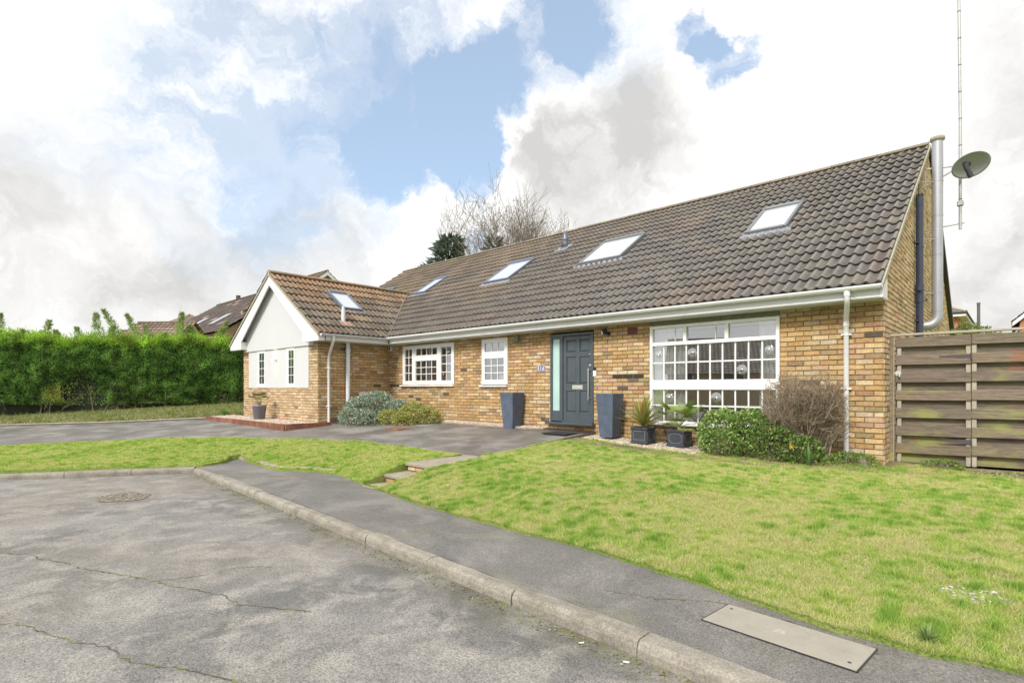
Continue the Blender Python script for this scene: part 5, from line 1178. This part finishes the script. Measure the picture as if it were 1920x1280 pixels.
def colonise(roots, targets, step, rtip, power=2.3, wob=.12, seed=0, minseg=2, bend=.35):
    """branching skeleton: every target is joined to the nearest part of the growing tree"""
    r = np.random.default_rng(seed); cap = len(targets)*14+100; X = np.zeros((cap, 3)); Dr = np.zeros((cap, 3)); par = np.full(cap, -1); n = 0
    for p, d in roots: X[n] = p; Dr[n] = d; n += 1
    order = np.argsort(np.min(np.linalg.norm(targets[:, None]-X[None, :n], axis=2), axis=1)+r.normal(0, .05, len(targets)))
    c0 = X[:n].mean(0)
    for t in targets[order]:
        v = t-X[:n]; dist = np.linalg.norm(v, axis=1); cosang = (v*Dr[:n]).sum(1)/(dist+1e-6); cost = dist*(2.3-1.6*cosang); i = int(np.argmin(cost)); L = dist[i]
        if L < step*.3: continue
        k = max(1 if L < step*1.5 else minseg, int(L/step)); p0 = X[i].copy(); d0 = Dr[i]; prev = i
        for q in range(1, k+1):
            f = q/k; p = p0*(1-f)+t*f+(d0*L*bend*math.sin(math.pi*f)*(1-f) if L > step*2 else 0)+r.normal(0, 1, 3)*wob*step*(.4 if q < k else 0)
            if n >= cap: break
            X[n] = p; dd = p-X[prev]; Dr[n] = dd/(np.linalg.norm(dd)+1e-9); par[n] = prev; prev = n; n += 1
    tips = np.zeros(n); kids = np.bincount(par[:n][par[:n] >= 0], minlength=n); tips[kids == 0] = 1
    for i in range(n-1, -1, -1):
        if par[i] >= 0: tips[par[i]] += tips[i]
    rad = rtip*np.maximum(tips, 1)**(1/power); tc = TwigCloud()
    for i in range(n):
        if par[i] >= 0: tc.seg(X[par[i]], X[i], min(rad[par[i]], rad[i]*1.6), rad[i])
    return tc
# bare shrub under the picture window
r = random.Random(12); tc = TwigCloud(); cS = Vector((-.92, -.37, .74))
def insS(q):
    e = q-cS; return abs(e.x/.60)**2.6+abs(e.y/.34)**2+abs(e.z/.66)**2.6 < 1+.35*noise.noise(q*5)
for i in range(40):
    a = r.uniform(0, 6.28); grow(tc, Vector((-.90+r.uniform(-.30, .34), -.36+r.uniform(-.12, .12), .02)), Vector((math.cos(a)*.5, math.sin(a)*.35, 1)).normalized(), .60, .011, 4, r, .78, [0, 4, 4, 4, 3], .68, .0027, .02, .13, 4, insS)
bs = thing('bare_shrub', 'dense leafless grey brown twiggy shrub left of the right hand downpipe', 'shrub', (-.9, -.36, .02)); tc.build('twigs', DEADTWIG, bs, 3)
# ---- trees behind the house
def bare_tree(x, y, z0, h, crown, seed, label, trunk=.24, lev=6, group='bare trees behind the roof', kids=(0, 3, 4, 4, 4, 4, 4)):
    r = random.Random(seed); tc = TwigCloud(); tk = TwigCloud(); t = thing('bare_tree', label, 'tree', (x, y, z0), group); b = Vector((x, y, z0)); fork = h*.30
    tk.seg(b, b+Vector((.08, 0, fork*.5)), trunk*1.15, trunk); tk.seg(b+Vector((.08, 0, fork*.5)), b+Vector((0, .05, fork)), trunk, trunk*.85); tk.build('trunk', BARK, t, 8)
    cc = b+Vector((0, 0, h*.66)); hh = h*.35
    def ins(q):
        if q is None: return cc
        e = q-cc; return (e.x/crown)**2+(e.y/crown)**2+(e.z/hh)**2 < 1+.35*noise.noise(q*.7)
    for i in range(8):
        a = i*2.4+r.uniform(-.3, .3); tl = (.08, .35, .6, .95, .45, 1.2, .8, 1.4)[i]; grow(tc, b+Vector((0, .05, fork*r.uniform(.85, 1))), Vector((math.cos(a)*tl, math.sin(a)*tl, 1)).normalized(), h*.25, trunk*.40, lev-1, r, .74, kids, .76, .0085, .02, .06, 4, ins)
    tc.build('crown', TWIG, t, 3); return t
bare_tree(-25.6, 18.0, -.1, 17.0, 4.0, 21, 'taller bare winter tree behind the roof ridge', .26)
bare_tree(-23.7, 20.0, -.1, 15.6, 3.5, 22, 'lower bare winter tree behind the ridge, right of the taller one', .2)
bare_tree(-35.6, 12.2, -.1, 9.3, 1.7, 23, 'small thin bare tree just showing above the wing roof', .10, 5)
def conifer(x, y, z0, h, rad, n, seed, label, cols):
    r = np.random.default_rng(seed); z = r.random(n)**.8*h; rr_ = rad*(1-(z/h)**1.5*.85)*(.35+.65*r.random(n)**.5); a = r.uniform(0, 6.28, n)
    br = np.array([1.5*noise.noise(Vector((math.cos(q)*1.6, math.sin(q)*1.6, w_*1.6))) for q, w_ in zip(a, z)]); rr_ = rr_*(1+.9*br); P = np.stack([x+np.cos(a)*rr_, y+np.sin(a)*rr_, z0+z-rr_*.15], 1)
    V, F = leaves_np(P, np.stack([np.cos(a), np.sin(a), .25+0*a], 1), .50, r, .22, .2, .45); C = np.array(cols)[r.integers(0, len(cols), n)]*r.uniform(.7, 1.3, (n, 1))
    t = thing('conifer', label, 'tree', (x, y, z0)); np_mesh('crown', V, F, LEAF, np.repeat(C[:, None], 4, 1).reshape(-1, 3), t); mb = MB(); mb.tube([(x, y, z0), (x, y, z0+h*.9)], [.25, .05], 8); mb.build('trunk', BARK, t); return t
conifer(-26.4, 14.9, -.1, 11.3, 3.2, 6500, 4, 'dark blue green conifer showing above the ridge below the bare trees', [(.09,.14,.10),(.13,.18,.14),(.17,.21,.16),(.07,.10,.06)])
conifer(-24.6, 17.2, -.1, 11.3, 2.0, 1500, 5, 'small olive evergreen top at the foot of the bare tree', [(.10,.10,.05),(.13,.12,.06),(.08,.08,.04)])

# ---- the hedge -----------------------------------------------------------------
HA = np.array((-22.55, -.1)); HB = np.array((-28.6, -10.4)); HD = (HB-HA); HL = np.linalg.norm(HD); HD = HD/HL; HN = np.array((-HD[1], HD[0]))
if HN @ (np.array((1.3, -9))-HA) < 0: HN = -HN
def hedge_build():
    r = np.random.default_rng(9); t = thing('hedge', 'tall clipped green conifer hedge with feathery tops along the driveway', 'hedge', (float(HA[0]), float(HA[1]), .1))
    n = 80000; s = r.uniform(-.35, HL, n); hz = 2.97+.05*np.sin(s*.9)+.10*np.sin(s*3.7+1)*np.sin(s*1.3)+np.clip(.7-s, 0, 1)*-.25
    topm = r.random(n) < .22; z = np.where(topm, hz+r.normal(0, .11, n), r.uniform(.12, 1, n)**.95*hz); off = np.where(topm, r.uniform(-.9, .12, n), 0.)
    nz = np.array([noise.noise(Vector((a*1.1, b*1.1, 0)))*.20+noise.noise(Vector((a*3.4, b*3.8, 4)))*.16+noise.noise(Vector((a*8, b*8, 8)))*.07 for a, b in zip(s, z)])
    bulge = .12*np.sin(np.clip(z/hz, 0, 1)*math.pi)-.10*np.clip(1-z/.6, 0, 1)
    off = np.where(topm, off, nz+bulge-.22*r.random(n)**2)
    # thin, broken patch low on the left and at the foot
    hole = (((s-5.6)/.62)**2+((z-.95)/.55)**2 < 1)|(((s-5.1)/.45)**2+((z-.45)/.42)**2 < 1); keep = ~(hole & (r.random(n) < .85)) & ~((z < .45) & (r.random(n) < .25-.6*z)) & ~((np.abs(s-.55) < .3) & (z < .9) & (r.random(n) < .7)); keep |= topm
    s, z, off, hz, topm, nz = (q[keep] for q in (s, z, off, hz, topm, nz)); n = len(s)
    edge = np.clip((.1-s)/.4, 0, 1); off = off-edge*.5
    base = HA+HD*s[:, None]+HN*off[:, None]; P = np.concatenate([base, (z+.05)[:, None]], 1)
    out = np.tile(np.array([HN[0], HN[1], .75]), (n, 1)); out[topm] = (HN[0]*.3, HN[1]*.3, 1.3)
    V, F = leaves_np(P, out, .105, r, .24, .2, .55)
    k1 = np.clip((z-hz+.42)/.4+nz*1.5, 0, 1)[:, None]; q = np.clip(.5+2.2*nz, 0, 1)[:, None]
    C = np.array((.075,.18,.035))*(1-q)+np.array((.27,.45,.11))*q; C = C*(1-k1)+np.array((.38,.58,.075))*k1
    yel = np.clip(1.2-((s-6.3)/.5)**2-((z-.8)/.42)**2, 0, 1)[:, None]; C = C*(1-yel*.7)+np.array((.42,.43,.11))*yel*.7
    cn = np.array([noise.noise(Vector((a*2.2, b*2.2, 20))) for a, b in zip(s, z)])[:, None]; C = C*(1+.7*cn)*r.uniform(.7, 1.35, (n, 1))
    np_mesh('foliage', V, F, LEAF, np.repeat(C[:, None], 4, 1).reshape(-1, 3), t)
    mb = MB()    # solid core box, the hedge's inner shade put into its dark colour
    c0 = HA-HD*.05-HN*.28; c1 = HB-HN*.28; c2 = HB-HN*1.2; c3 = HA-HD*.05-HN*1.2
    mb.faces([(*c0, .02), (*c1, -.2), (*c1, 2.98), (*c0, 2.98), (*c3, .02), (*c2, -.2), (*c2, 2.98), (*c3, 2.98)], [(0, 1, 2, 3), (4, 5, 6, 7), (0, 4, 7, 3), (3, 2, 6, 7), (0, 1, 5, 4), (1, 5, 6, 2)]); mb.build('shaded_core', pm('core_shade', (.022, .024, .012), .95, .4, 5), t)
    tc = TwigCloud(); rr_ = random.Random(3)
    for i in range(34):
        s_ = i*HL/34; b = HA+HD*s_-HN*rr_.uniform(.12, .4); grow(tc, Vector((b[0], b[1], .02)), Vector((rr_.uniform(-.5, .5), rr_.uniform(-.5, .5), 1)).normalized(), .75, .028, 2, rr_, .7, [0, 3, 4], .7, .006, .03, .2, 4)
    tc.build('stems', DEADTWIG, t, 4)
    # feathery leaders above the clipped line
    PP = []; NN = []; CC = []
    for sx, hh, lean, la in ((8.3,.75,.1,0),(7.6,.35,.1,.2),(6.95,.62,.28,.2),(6.35,.35,-.15,0),(5.6,.45,-.25,.1),(5.0,.85,-.10,0),(4.75,.5,.3,0),(4.1,.95,-.52,0),(3.55,.85,-.40,.1),(3.25,.55,-.2,0),(2.9,.35,.3,0),(2.3,.95,.12,0),(2.05,.55,.2,0),(1.65,.6,-.2,.2),(1.0,.75,.45,.2),(.85,.55,.2,.3),(.4,.35,.3,.2),(9.3,.6,.1,0),(10.2,.7,.2,0),(-.05,.2,.1,0)):
        hh *= 1.55; m = int(460*hh)+80; f = r.random(m)**.8; wd = .24*(1-f)**.8*np.clip(hh*1.3, .5, 1.1)+.015; a = r.uniform(0, 6.28, m); ss = sx+f*hh*lean*-1+np.cos(a)*wd*r.random(m); oo = -.12-la*.5+np.sin(a)*wd*r.random(m)
        b = HA+HD*ss[:, None]+HN*oo[:, None]; PP.append(np.concatenate([b, (2.80+f*hh*.93)[:, None]], 1)); dd = HD[None]*(np.cos(a)*.8-lean)[:, None]+HN[None]*(np.sin(a)*.8)[:, None]; NN.append(np.concatenate([dd, np.full((m, 1), .9)], 1))
        cc = np.array((.38, .56, .09))*(1-f[:, None])+np.array((.27, .35, .14))*f[:, None]; CC.append(cc*r.uniform(.7, 1.3, (m, 1)))
    PP = np.concatenate(PP); NN = np.concatenate(NN); CC = np.concatenate(CC); V, F = leaves_np(PP, NN, .12, r, .22, .15, .3); np_mesh('leading_shoots', V, F, LEAF, np.repeat(CC[:, None], 4, 1).reshape(-1, 3), t)
hedge_build()

# ---- gate and fence on the right ---------------------------------------------------
def wood(name, c, c2, green=.5):
    m, T, p = base_mat(name); P = T.pos(); S = T.vmath('MULTIPLY', P, (1.2, 6, 22)); S2 = T.vmath('MULTIPLY', P, (2, 2, 5))
    a = T.new('ShaderNodeAttribute', attribute_name='Col').outputs['Color']
    b = T.mix(T.map(T.noise(S, 2.2, 6, .65), .35, .65), c, c2); b = T.mix(1.0, b, a, 'MULTIPLY'); b = T.vscale(b, T.map(T.noise(S, 9, 5, .7), .3, .7, .7, 1.3))
    sep = T.new('ShaderNodeSeparateXYZ'); T.put(sep.inputs[0], P); low = T.map(sep.outputs[2], 1.9, .1, -.03, .17)
    gk = T.map(T.math('ADD', T.noise(S2, .9, 5, .6), low), .60, .78, 0, green); b = T.mix(gk, b, (.27, .29, .075, 1))
    b = T.mix(T.map(T.noise(P, 2.6, 4, .5), .64, .72, 0, .45), b, (.30, .10, .05, 1))
    T.put(p.inputs['Base Color'], b); p.inputs['Roughness'].default_value = .85; bump(T, p, T.noise(S, 8, 5, .7), .5, .006); return m
WOOD = wood('weathered_board', (.235, .185, .138, 1), (.125, .098, .07, 1), .75)
BATTEN = pm('pale_batten', (.36, .32, .26), .85, .2, 12, .3, 60)
g0 = Vector((.06, .50, 0)); ga = math.atan2(.135, .991); GM = Matrix.Translation(g0)@Matrix.Rotation(ga, 4, 'Z')
def front_boards(mb, x0, x1, seed, zoff=0):
    r = random.Random(seed)
    for i in range(7):
        zt = 1.812-.2525*i+zoff; c = r.uniform(.8, 1.15); cc = (c, c*r.uniform(.97, 1.03), c*r.uniform(.95, 1.05)); M = GM@Matrix.Rotation(r.uniform(-.0015, .0015), 4, 'Y'); mb.box(x0, x1, -.045, -.025, zt-.137, zt, 0, cc, M=M, bev=.004)
def back_boards(mb, x0, x1, seed, zoff=0):
    r = random.Random(seed)
    for i in range(7):
        zt = 1.812-.2525*i-.115+zoff; c = r.uniform(.7, .95); mb.box(x0, x1, .022, .04, zt-.165, zt, 0, (c, c, c), M=GM, bev=.004)
gt = thing('wooden_gate', 'weathered hit and miss boarded wooden gate hinged beside the brick corner', 'gate', tuple(g0))
mb = MB(); front_boards(mb, .01, .850, 1); back_boards(mb, .02, .850, 2); mb.build('boards', WOOD, gt)
mb = MB()
for x in (.03, .797): mb.box(x, x+.05, -.0248, .0218, .02, 1.80, M=GM, bev=.003)
mb.build('battens', BATTEN, gt)
mb = MB(); mb.box(-.005, .08, -.068, -.052, 1.295, 1.312, M=GM); mb.box(.01, .075, -.056, -.0455, 1.265, 1.335, M=GM, bev=.003); mb.tube([GM@Vector((.055, -.07, 1.29)), GM@Vector((.055, -.072, 1.25))], .016, 10); mb.build('latch', CHROME, gt)
for z in (1.525, .36):
    mb = MB(); mb.faces([GM@Vector(v) for v in ((.51, -.0462, z-.008), (.842, -.0462, z-.028), (.842, -.0462, z+.028), (.51, -.0462, z+.010), (.51, -.050, z-.008), (.842, -.050, z-.028), (.842, -.050, z+.028), (.51, -.050, z+.010))], [(4, 5, 6, 7), (0, 1, 5, 4), (1, 2, 6, 5), (2, 3, 7, 6), (3, 0, 4, 7)]); mb.tube([GM@Vector((.85, -.05, z-.05)), GM@Vector((.85, -.05, z+.05))], .008, 8); mb.build('hinge', pm('iron_strap', (.07, .055, .06), .6, .2, 30), gt)
fn = thing('wooden_fence', 'weathered hit and miss boarded fence panel continuing right of the gate', 'fence', tuple(GM@Vector((.86, 0, 0))))
mb = MB(); front_boards(mb, .857, 3.6, 3, .010); back_boards(mb, .857, 3.6, 4, .010); mb.build('boards', WOOD, fn)
mb = MB()
for x in (.859, 2.3, 3.5): mb.box(x, x+.05, -.0248, .0218, .02, 1.81, M=GM, bev=.003)
mb.build('battens', BATTEN, fn)
mb = MB(); mb.box(-.07, 3.65, -.05, .03, 1.835, 1.868, M=GM@Matrix.Rotation(-.010, 4, 'Y'), bev=.005); cr_ = mb.build('capping_rail', BATTEN, fn)
ps = MB(); ps.box(-.072, -.005, -.06, .03, .02, 1.83, M=GM, c=(1.1, 1.05, 1), bev=.004); po = ps.build('gate_post', WOOD); tag(po, 'narrow wooden post fixed to the brick corner beside the gate', 'post')
m2 = MB(); m2.box(-.012, -.004, -.064, -.0605, .04, 1.8, M=GM); m2.build('edge_strip', BATTEN, po)
mb = MB(); mb.box(-.22, -.14, -.32, -.20, -.02, .15, bev=.004); simple('paving_offcut', mb, BATTEN, 'small upright grey block at the wall foot beside the downpipe', 'block')

# side gate behind the hedge end, left of the wing
sg = thing('side_gate', 'reddish brown garden gate and post half hidden at the hedge end left of the wing', 'gate', (-20.3, .9, .1))
mb = MB(); mb.box(-20.9, -20.2, .9, .94, .15, 1.65, bev=.01); mb.build('panel', TIMBER, sg); mb = MB(); mb.box(-20.18, -20.08, .88, .98, .1, 1.85, bev=.01); mb.build('post', TIMBER, sg)
mb = MB(); mb.box(-20.05, -18.3, .9, .95, .1, .12)
for i in range(7): mb.box(-20.05, -18.3, .9, .93, .18+.25*i, .34+.25*i, 0, (1, .95, .85))
mb.box(-20.06, -19.98, .931, .98, .1, 1.85); mb.box(-19.1, -19.02, .931, .98, .1, 1.85)
tag(mb.build('slatted_fence', WOOD), 'short weathered slatted fence between side gate and wing', 'fence')
shrub('evergreen_shrub', [(-21.4,1.2,1.9,.7,.8,1.0),(-20.4,1.9,1.9,.9,.8,1.1),(-21.6,.3,1.2,.5,.5,.7)], 5000, .11, [(.04,.08,.025),(.08,.14,.04),(.16,.18,.05),(.03,.05,.02)], 'dark leafy evergreen filling the gap between hedge and wing', seed=9, zmin=.1, lump=.3)

# ---- neighbouring houses -------------------------------------------------------------
RT_B = pm('plum_brown_tiles', (.085, .062, .058), .8, .2, 9)
FBR = pm('far_red_brick', (.36, .15, .085), .9, .25, 12, spots=((.5, .35, .25), 20, .55, .6))
FARB = pm('far_buff_brick', (.40, .30, .19), .9, .2, 9)
SLATE = pm('slate_roof', (.12, .115, .12), .7, .2, 8)
def pal_plum(p, i, j, r):
    c = np.array((.095, .072, .066)); c = c if r.random() > .02 else c*4; return c*r.uniform(.8, 1.2)
def pal_pink(p, i, j, r): return np.array((.22, .155, .125))*r.uniform(.6, 1.3)
def pal_brown(p, i, j, r): return np.array((.17, .125, .095))*r.uniform(.75, 1.2)
h = thing('neighbour_house', 'neighbouring house with dark plum tiled roof and two roof windows behind the wing', 'house', (-36, 4, 0), 'neighbouring houses')
zr, yr, ye, ze = 10.2, 13.0, 5.5, 5.25; L_ = math.hypot(yr-ye, zr-ze); cy, cz = (yr-ye)/L_, (zr-ze)/L_
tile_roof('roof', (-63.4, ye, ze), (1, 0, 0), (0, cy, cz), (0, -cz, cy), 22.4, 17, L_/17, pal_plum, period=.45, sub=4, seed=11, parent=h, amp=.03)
mb = MB(); mb.prism([(ye+.3, -.1), (20.2, -.1), (20.2, 5.2), (yr, zr-.15), (ye+.3, ze)], 'x', -63.1, -41.3); mb.build('walls', FARB, h)
mb = MB(); mb.faces([(-63.4, yr, zr+.02), (-41, yr, zr+.02), (-41, 20.5, 5.2), (-63.4, 20.5, 5.2)], [(0, 1, 2, 3)]); mb.build('back_roof', RT_B, h)
ridge('ridge_tiles', (-63.4, yr, zr+.05), (-41, yr, zr+.05), .14, [(.11, .09, .075)], parent=h)
for x0, y0, lab in ((-47.8, 7.0, None), (-54.0, 7.3, None)):
    zz = ze+(y0-ye)*(zr-ze)/(yr-ye); M = Matrix(((1, 0, 0, x0), (0, cy, -cz, y0), (0, cz, cy, zz), (0, 0, 0, 1)))
    mb = MB(); mb.box(0, 1.2, 0, 1.9, .03, .13, M=M); wn = mb.build('roof_window', RWFRAME, h); mb = MB(); mb.box(.1, 1.1, .1, 1.8, .131, .17, M=M); mb.build('pane', RWGLASS, wn)
mb = MB(); mb.tube([(-57.5, yr, zr), (-57.5, yr, zr+.45)], .22, 10); mb.build('chimney_pot', RT_B, h)
an = MB(); ax_, ay_ = -64.3, 13.5; an.tube([(ax_, ay_, 5), (ax_, ay_, 10.9)], .02, 6); an.tube([(ax_-.05, ay_, 10.6), (ax_+1.4, ay_+.8, 10.4)], .012, 5)
for i in range(4): an.tube([(ax_+.2*i, ay_+.12*i-.2, 10.5), (ax_+.2*i, ay_+.12*i+.2, 10.5)], .008, 4)
an.build('roof_aerial', GALV, h)
def gable_house(name, label, cx, cy_, rz, W, Dp, ze, zr, roofpal, wall, seed, group='neighbouring houses', barge=True, period=.30, opening=False):
    """ridge along local x"""
    M = Matrix.Translation((cx, cy_, 0))@Matrix.Rotation(rz, 4, 'Z'); t = thing(name, label, 'house', (cx, cy_, 0), group)
    mb = MB(); w2_, d2 = W/2, Dp/2
    V = [(-w2_, -d2, -.1), (-w2_, d2, -.1), (-w2_, d2, ze), (-w2_, 0, zr-.12), (-w2_, -d2, ze)]; V = [M@Vector(v) for v in V+[(w2_, *v[1:]) for v in V]]
    mb.faces(V, [(0, 1, 2, 3, 4), (9, 8, 7, 6, 5), (0, 5, 6, 1), (0, 4, 9, 5), (1, 6, 7, 2)]); mb.build('walls', wall, t)
    ov = .3; Ls = math.hypot(d2+ov, (zr-ze)*(d2+ov)/d2); cyy = (d2+ov)/Ls; czz = math.sqrt(1-cyy**2); zl = zr-(zr-ze)*(d2+ov)/d2; n = max(4, int(Ls/.34))
    for s_ in (1, -1):
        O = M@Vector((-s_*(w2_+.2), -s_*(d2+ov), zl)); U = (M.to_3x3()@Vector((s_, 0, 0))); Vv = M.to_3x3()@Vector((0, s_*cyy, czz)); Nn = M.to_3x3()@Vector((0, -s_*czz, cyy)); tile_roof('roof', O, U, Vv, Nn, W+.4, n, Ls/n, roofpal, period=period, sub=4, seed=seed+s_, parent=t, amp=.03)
    if barge:
        for sx in (-1, 1):
            mb = MB()
            for sy in (-1, 1):
                P = [(sx*(w2_+.21), sy*(d2+ov), zl-.03), (sx*(w2_+.21), 0, zr-.02), (sx*(w2_+.21), 0, zr-.27), (sx*(w2_+.21), sy*(d2+ov), zl-.25)]; Q = [(p[0]-sx*.03, p[1], p[2]) for p in P]; mb.faces([M@Vector(v) for v in P+Q], [(0, 1, 2, 3), (7, 6, 5, 4), (0, 4, 5, 1), (1, 5, 6, 2), (2, 6, 7, 3), (3, 7, 4, 0)])
            mb.build('bargeboard', UPVC, t)
    ridge('ridge_tiles', M@Vector((-w2_-.2, 0, zr+.03)), M@Vector((w2_+.2, 0, zr+.03)), .13, [(.2, .15, .11)], parent=t); return t, M
HY = math.atan2(FW[1], FW[0])
def wp(px, py, t): return (CAM[0]+t*(FW[0]+RT[0]*(px-960)/1022), CAM[1]+t*(FW[1]+RT[1]*(px-960)/1022), CAM[2]+(728-py)*t/1022)
gable_house('neighbour_house', 'small house with pinkish pantile roof peeping over the hedge', -42.1, 2.5, R(42), 3.7, 6.5, 3.2, 5.66, pal_pink, FARB, 21, barge=False)
gable_house('neighbour_house', 'low pinkish roof end just visible above the hedge, leftmost of the neighbours', -46.6, 1.6, R(42), 1.6, 5, 3.2, 5.35, pal_pink, FARB, 24, barge=False)
gable_house('neighbour_house', 'brown tiled gable with white bargeboards rising behind the wing roof', -36.9, 10.1, 0, 5.6, 6.4, 6.9, 9.25, pal_brown, FARB, 27)
def hip_house(name, label, x0, x1, y0, y1, ze, pitch, ov, roofm, wall, M=Matrix.Identity(4), group='neighbouring houses'):
    t = thing(name, label, 'house', tuple(M@Vector(((x0+x1)/2, (y0+y1)/2, 0))), group); mb = MB(); mb.box(x0, x1, y0, y1, -.1, ze, M=M); mb.build('walls', wall, t)
    a, b, c, d = x0-ov, x1+ov, y0-ov, y1+ov; hw = min(b-a, d-c)/2; zr = ze+hw*pitch
    if b-a > d-c: r0, r1 = (a+hw, (c+d)/2, zr), (b-hw, (c+d)/2, zr); F = [(0, 1, 5, 4), (1, 2, 5), (2, 3, 4, 5), (3, 0, 4)]
    else: r0, r1 = ((a+b)/2, c+hw, zr), ((a+b)/2, d-hw+.01, zr); F = [(0, 1, 4), (1, 2, 5, 4), (2, 3, 5), (3, 0, 4, 5)]
    V = [M@Vector(v) for v in ((a, c, ze), (b, c, ze), (b, d, ze), (a, d, ze), r0, r1)]; mb = MB(); mb.faces(V, F); mb.build('roof', roofm, t)
    mb = MB(); mb.box(a+.02, b-.02, c+.02, d-.02, ze-.20, ze-.01, M=M); mb.build('fascia', UPVC, t)
    mb = MB(); 
    for p, q in (((a, c), (b, c)), ((b, c), (b, d))): mb.tube([M@Vector((*p, ze-.02)), M@Vector((*q, ze-.02))], .06, 6)
    mb.build('gutter', DARK, t)
    for k, p in ((0, r0), (1, r0), (2, r1), (3, r1)): mb = MB(); mb.tube([V[k]+Vector((0, 0, .02)), M@Vector(p)+Vector((0, 0, .02))], .07, 6); mb.build('hip_tiles', CEMENT, t)
    return t
def mottled(name, c1, c2, sc):
    m, T, p = base_mat(name); P = T.pos(); w_ = T.new('ShaderNodeTexWave', wave_type='BANDS', bands_direction='Z'); T.put(w_.inputs['Vector'], P); w_.inputs['Scale'].default_value = sc; w_.inputs['Distortion'].default_value = .4
    c = T.mix(T.map(T.noise(P, 7, 4, .6), .3, .7), c1, c2); c = T.vscale(c, T.map(w_.outputs['Fac'], 0, 1, .75, 1.1)); T.put(p.inputs['Base Color'], c); p.inputs['Roughness'].default_value = .85; return m
BRT = mottled('banded_brown_tiles', (.16, .12, .095, 1), (.23, .17, .13, 1), 2.2); SLT = mottled('banded_grey_tiles', (.13, .12, .12, 1), (.19, .175, .17, 1), 2.4)
hip_house('neighbour_house', 'brown hipped roof behind the hedge left of the plum tiled roof', -6, 6, -6, 6, 7.3, .62, .3, BRT, FARB, Matrix.Translation((-81.5, 15.6, 0))@Matrix.Rotation(R(10), 4, 'Z'))
hip_house('neighbour_house', 'red brick house with white eaves and grey hipped roof beyond the right gable', -9.5, -.85, 27.2, 43, 4.98, .50, .35, SLT, FBR)
gable_house('neighbour_house', 'brown roof verge with white boards at the far right edge above the fence', 6.0, 37.0, R(90), 9, 9, 5.1, 9.4, pal_brown, FBR, 33)
mb = MB(); mb.tube([(.14, 22.5, -.1), (.14, 22.5, 4.76)], .06, 12); mb.tube([(.14, 22.5, 4.76), (.14, 22.5, 4.86)], .066, 10); simple('metal_chimney', mb, pm('dark_grey_pipe', (.10, .10, .105), .5), 'slender grey metal chimney pipe above the fence right of the brick house', 'chimney pipe')
shrub('garden_shrub', [(.85,6.0,1.75,.45,.5,.62),(.55,7.2,2.0,.4,.4,.6)], 1500, .07, [(.12,.2,.05),(.2,.28,.08),(.28,.30,.12)], 'tip of a green shrub just above the gate rail', seed=19, zmin=.0, stemn=3)
# house across the road, seen only as a reflection in the picture window
t, M = gable_house('house_opposite', 'bungalow across the road mirrored in the panes of the picture window', -15.5, -34.0, R(-24), 8.5, 8, 2.3, 5.0, lambda p, i, j, r: np.array((.30, .26, .23))*r.uniform(.8, 1.2), FARB, 41, group=None)
mb = MB()
for x in (-4, -.5, 2.8): mb.box(x, x+1.6, 3.98, 4.05, 1.0, 2.3, M=M)
mb.build('window', UPVC, t); mb = MB()
for x in (-4, -.5, 2.8): mb.box(x+.08, x+1.52, 4.05, 4.06, 1.08, 2.22, M=M)
mb.build('pane', DARK, t)
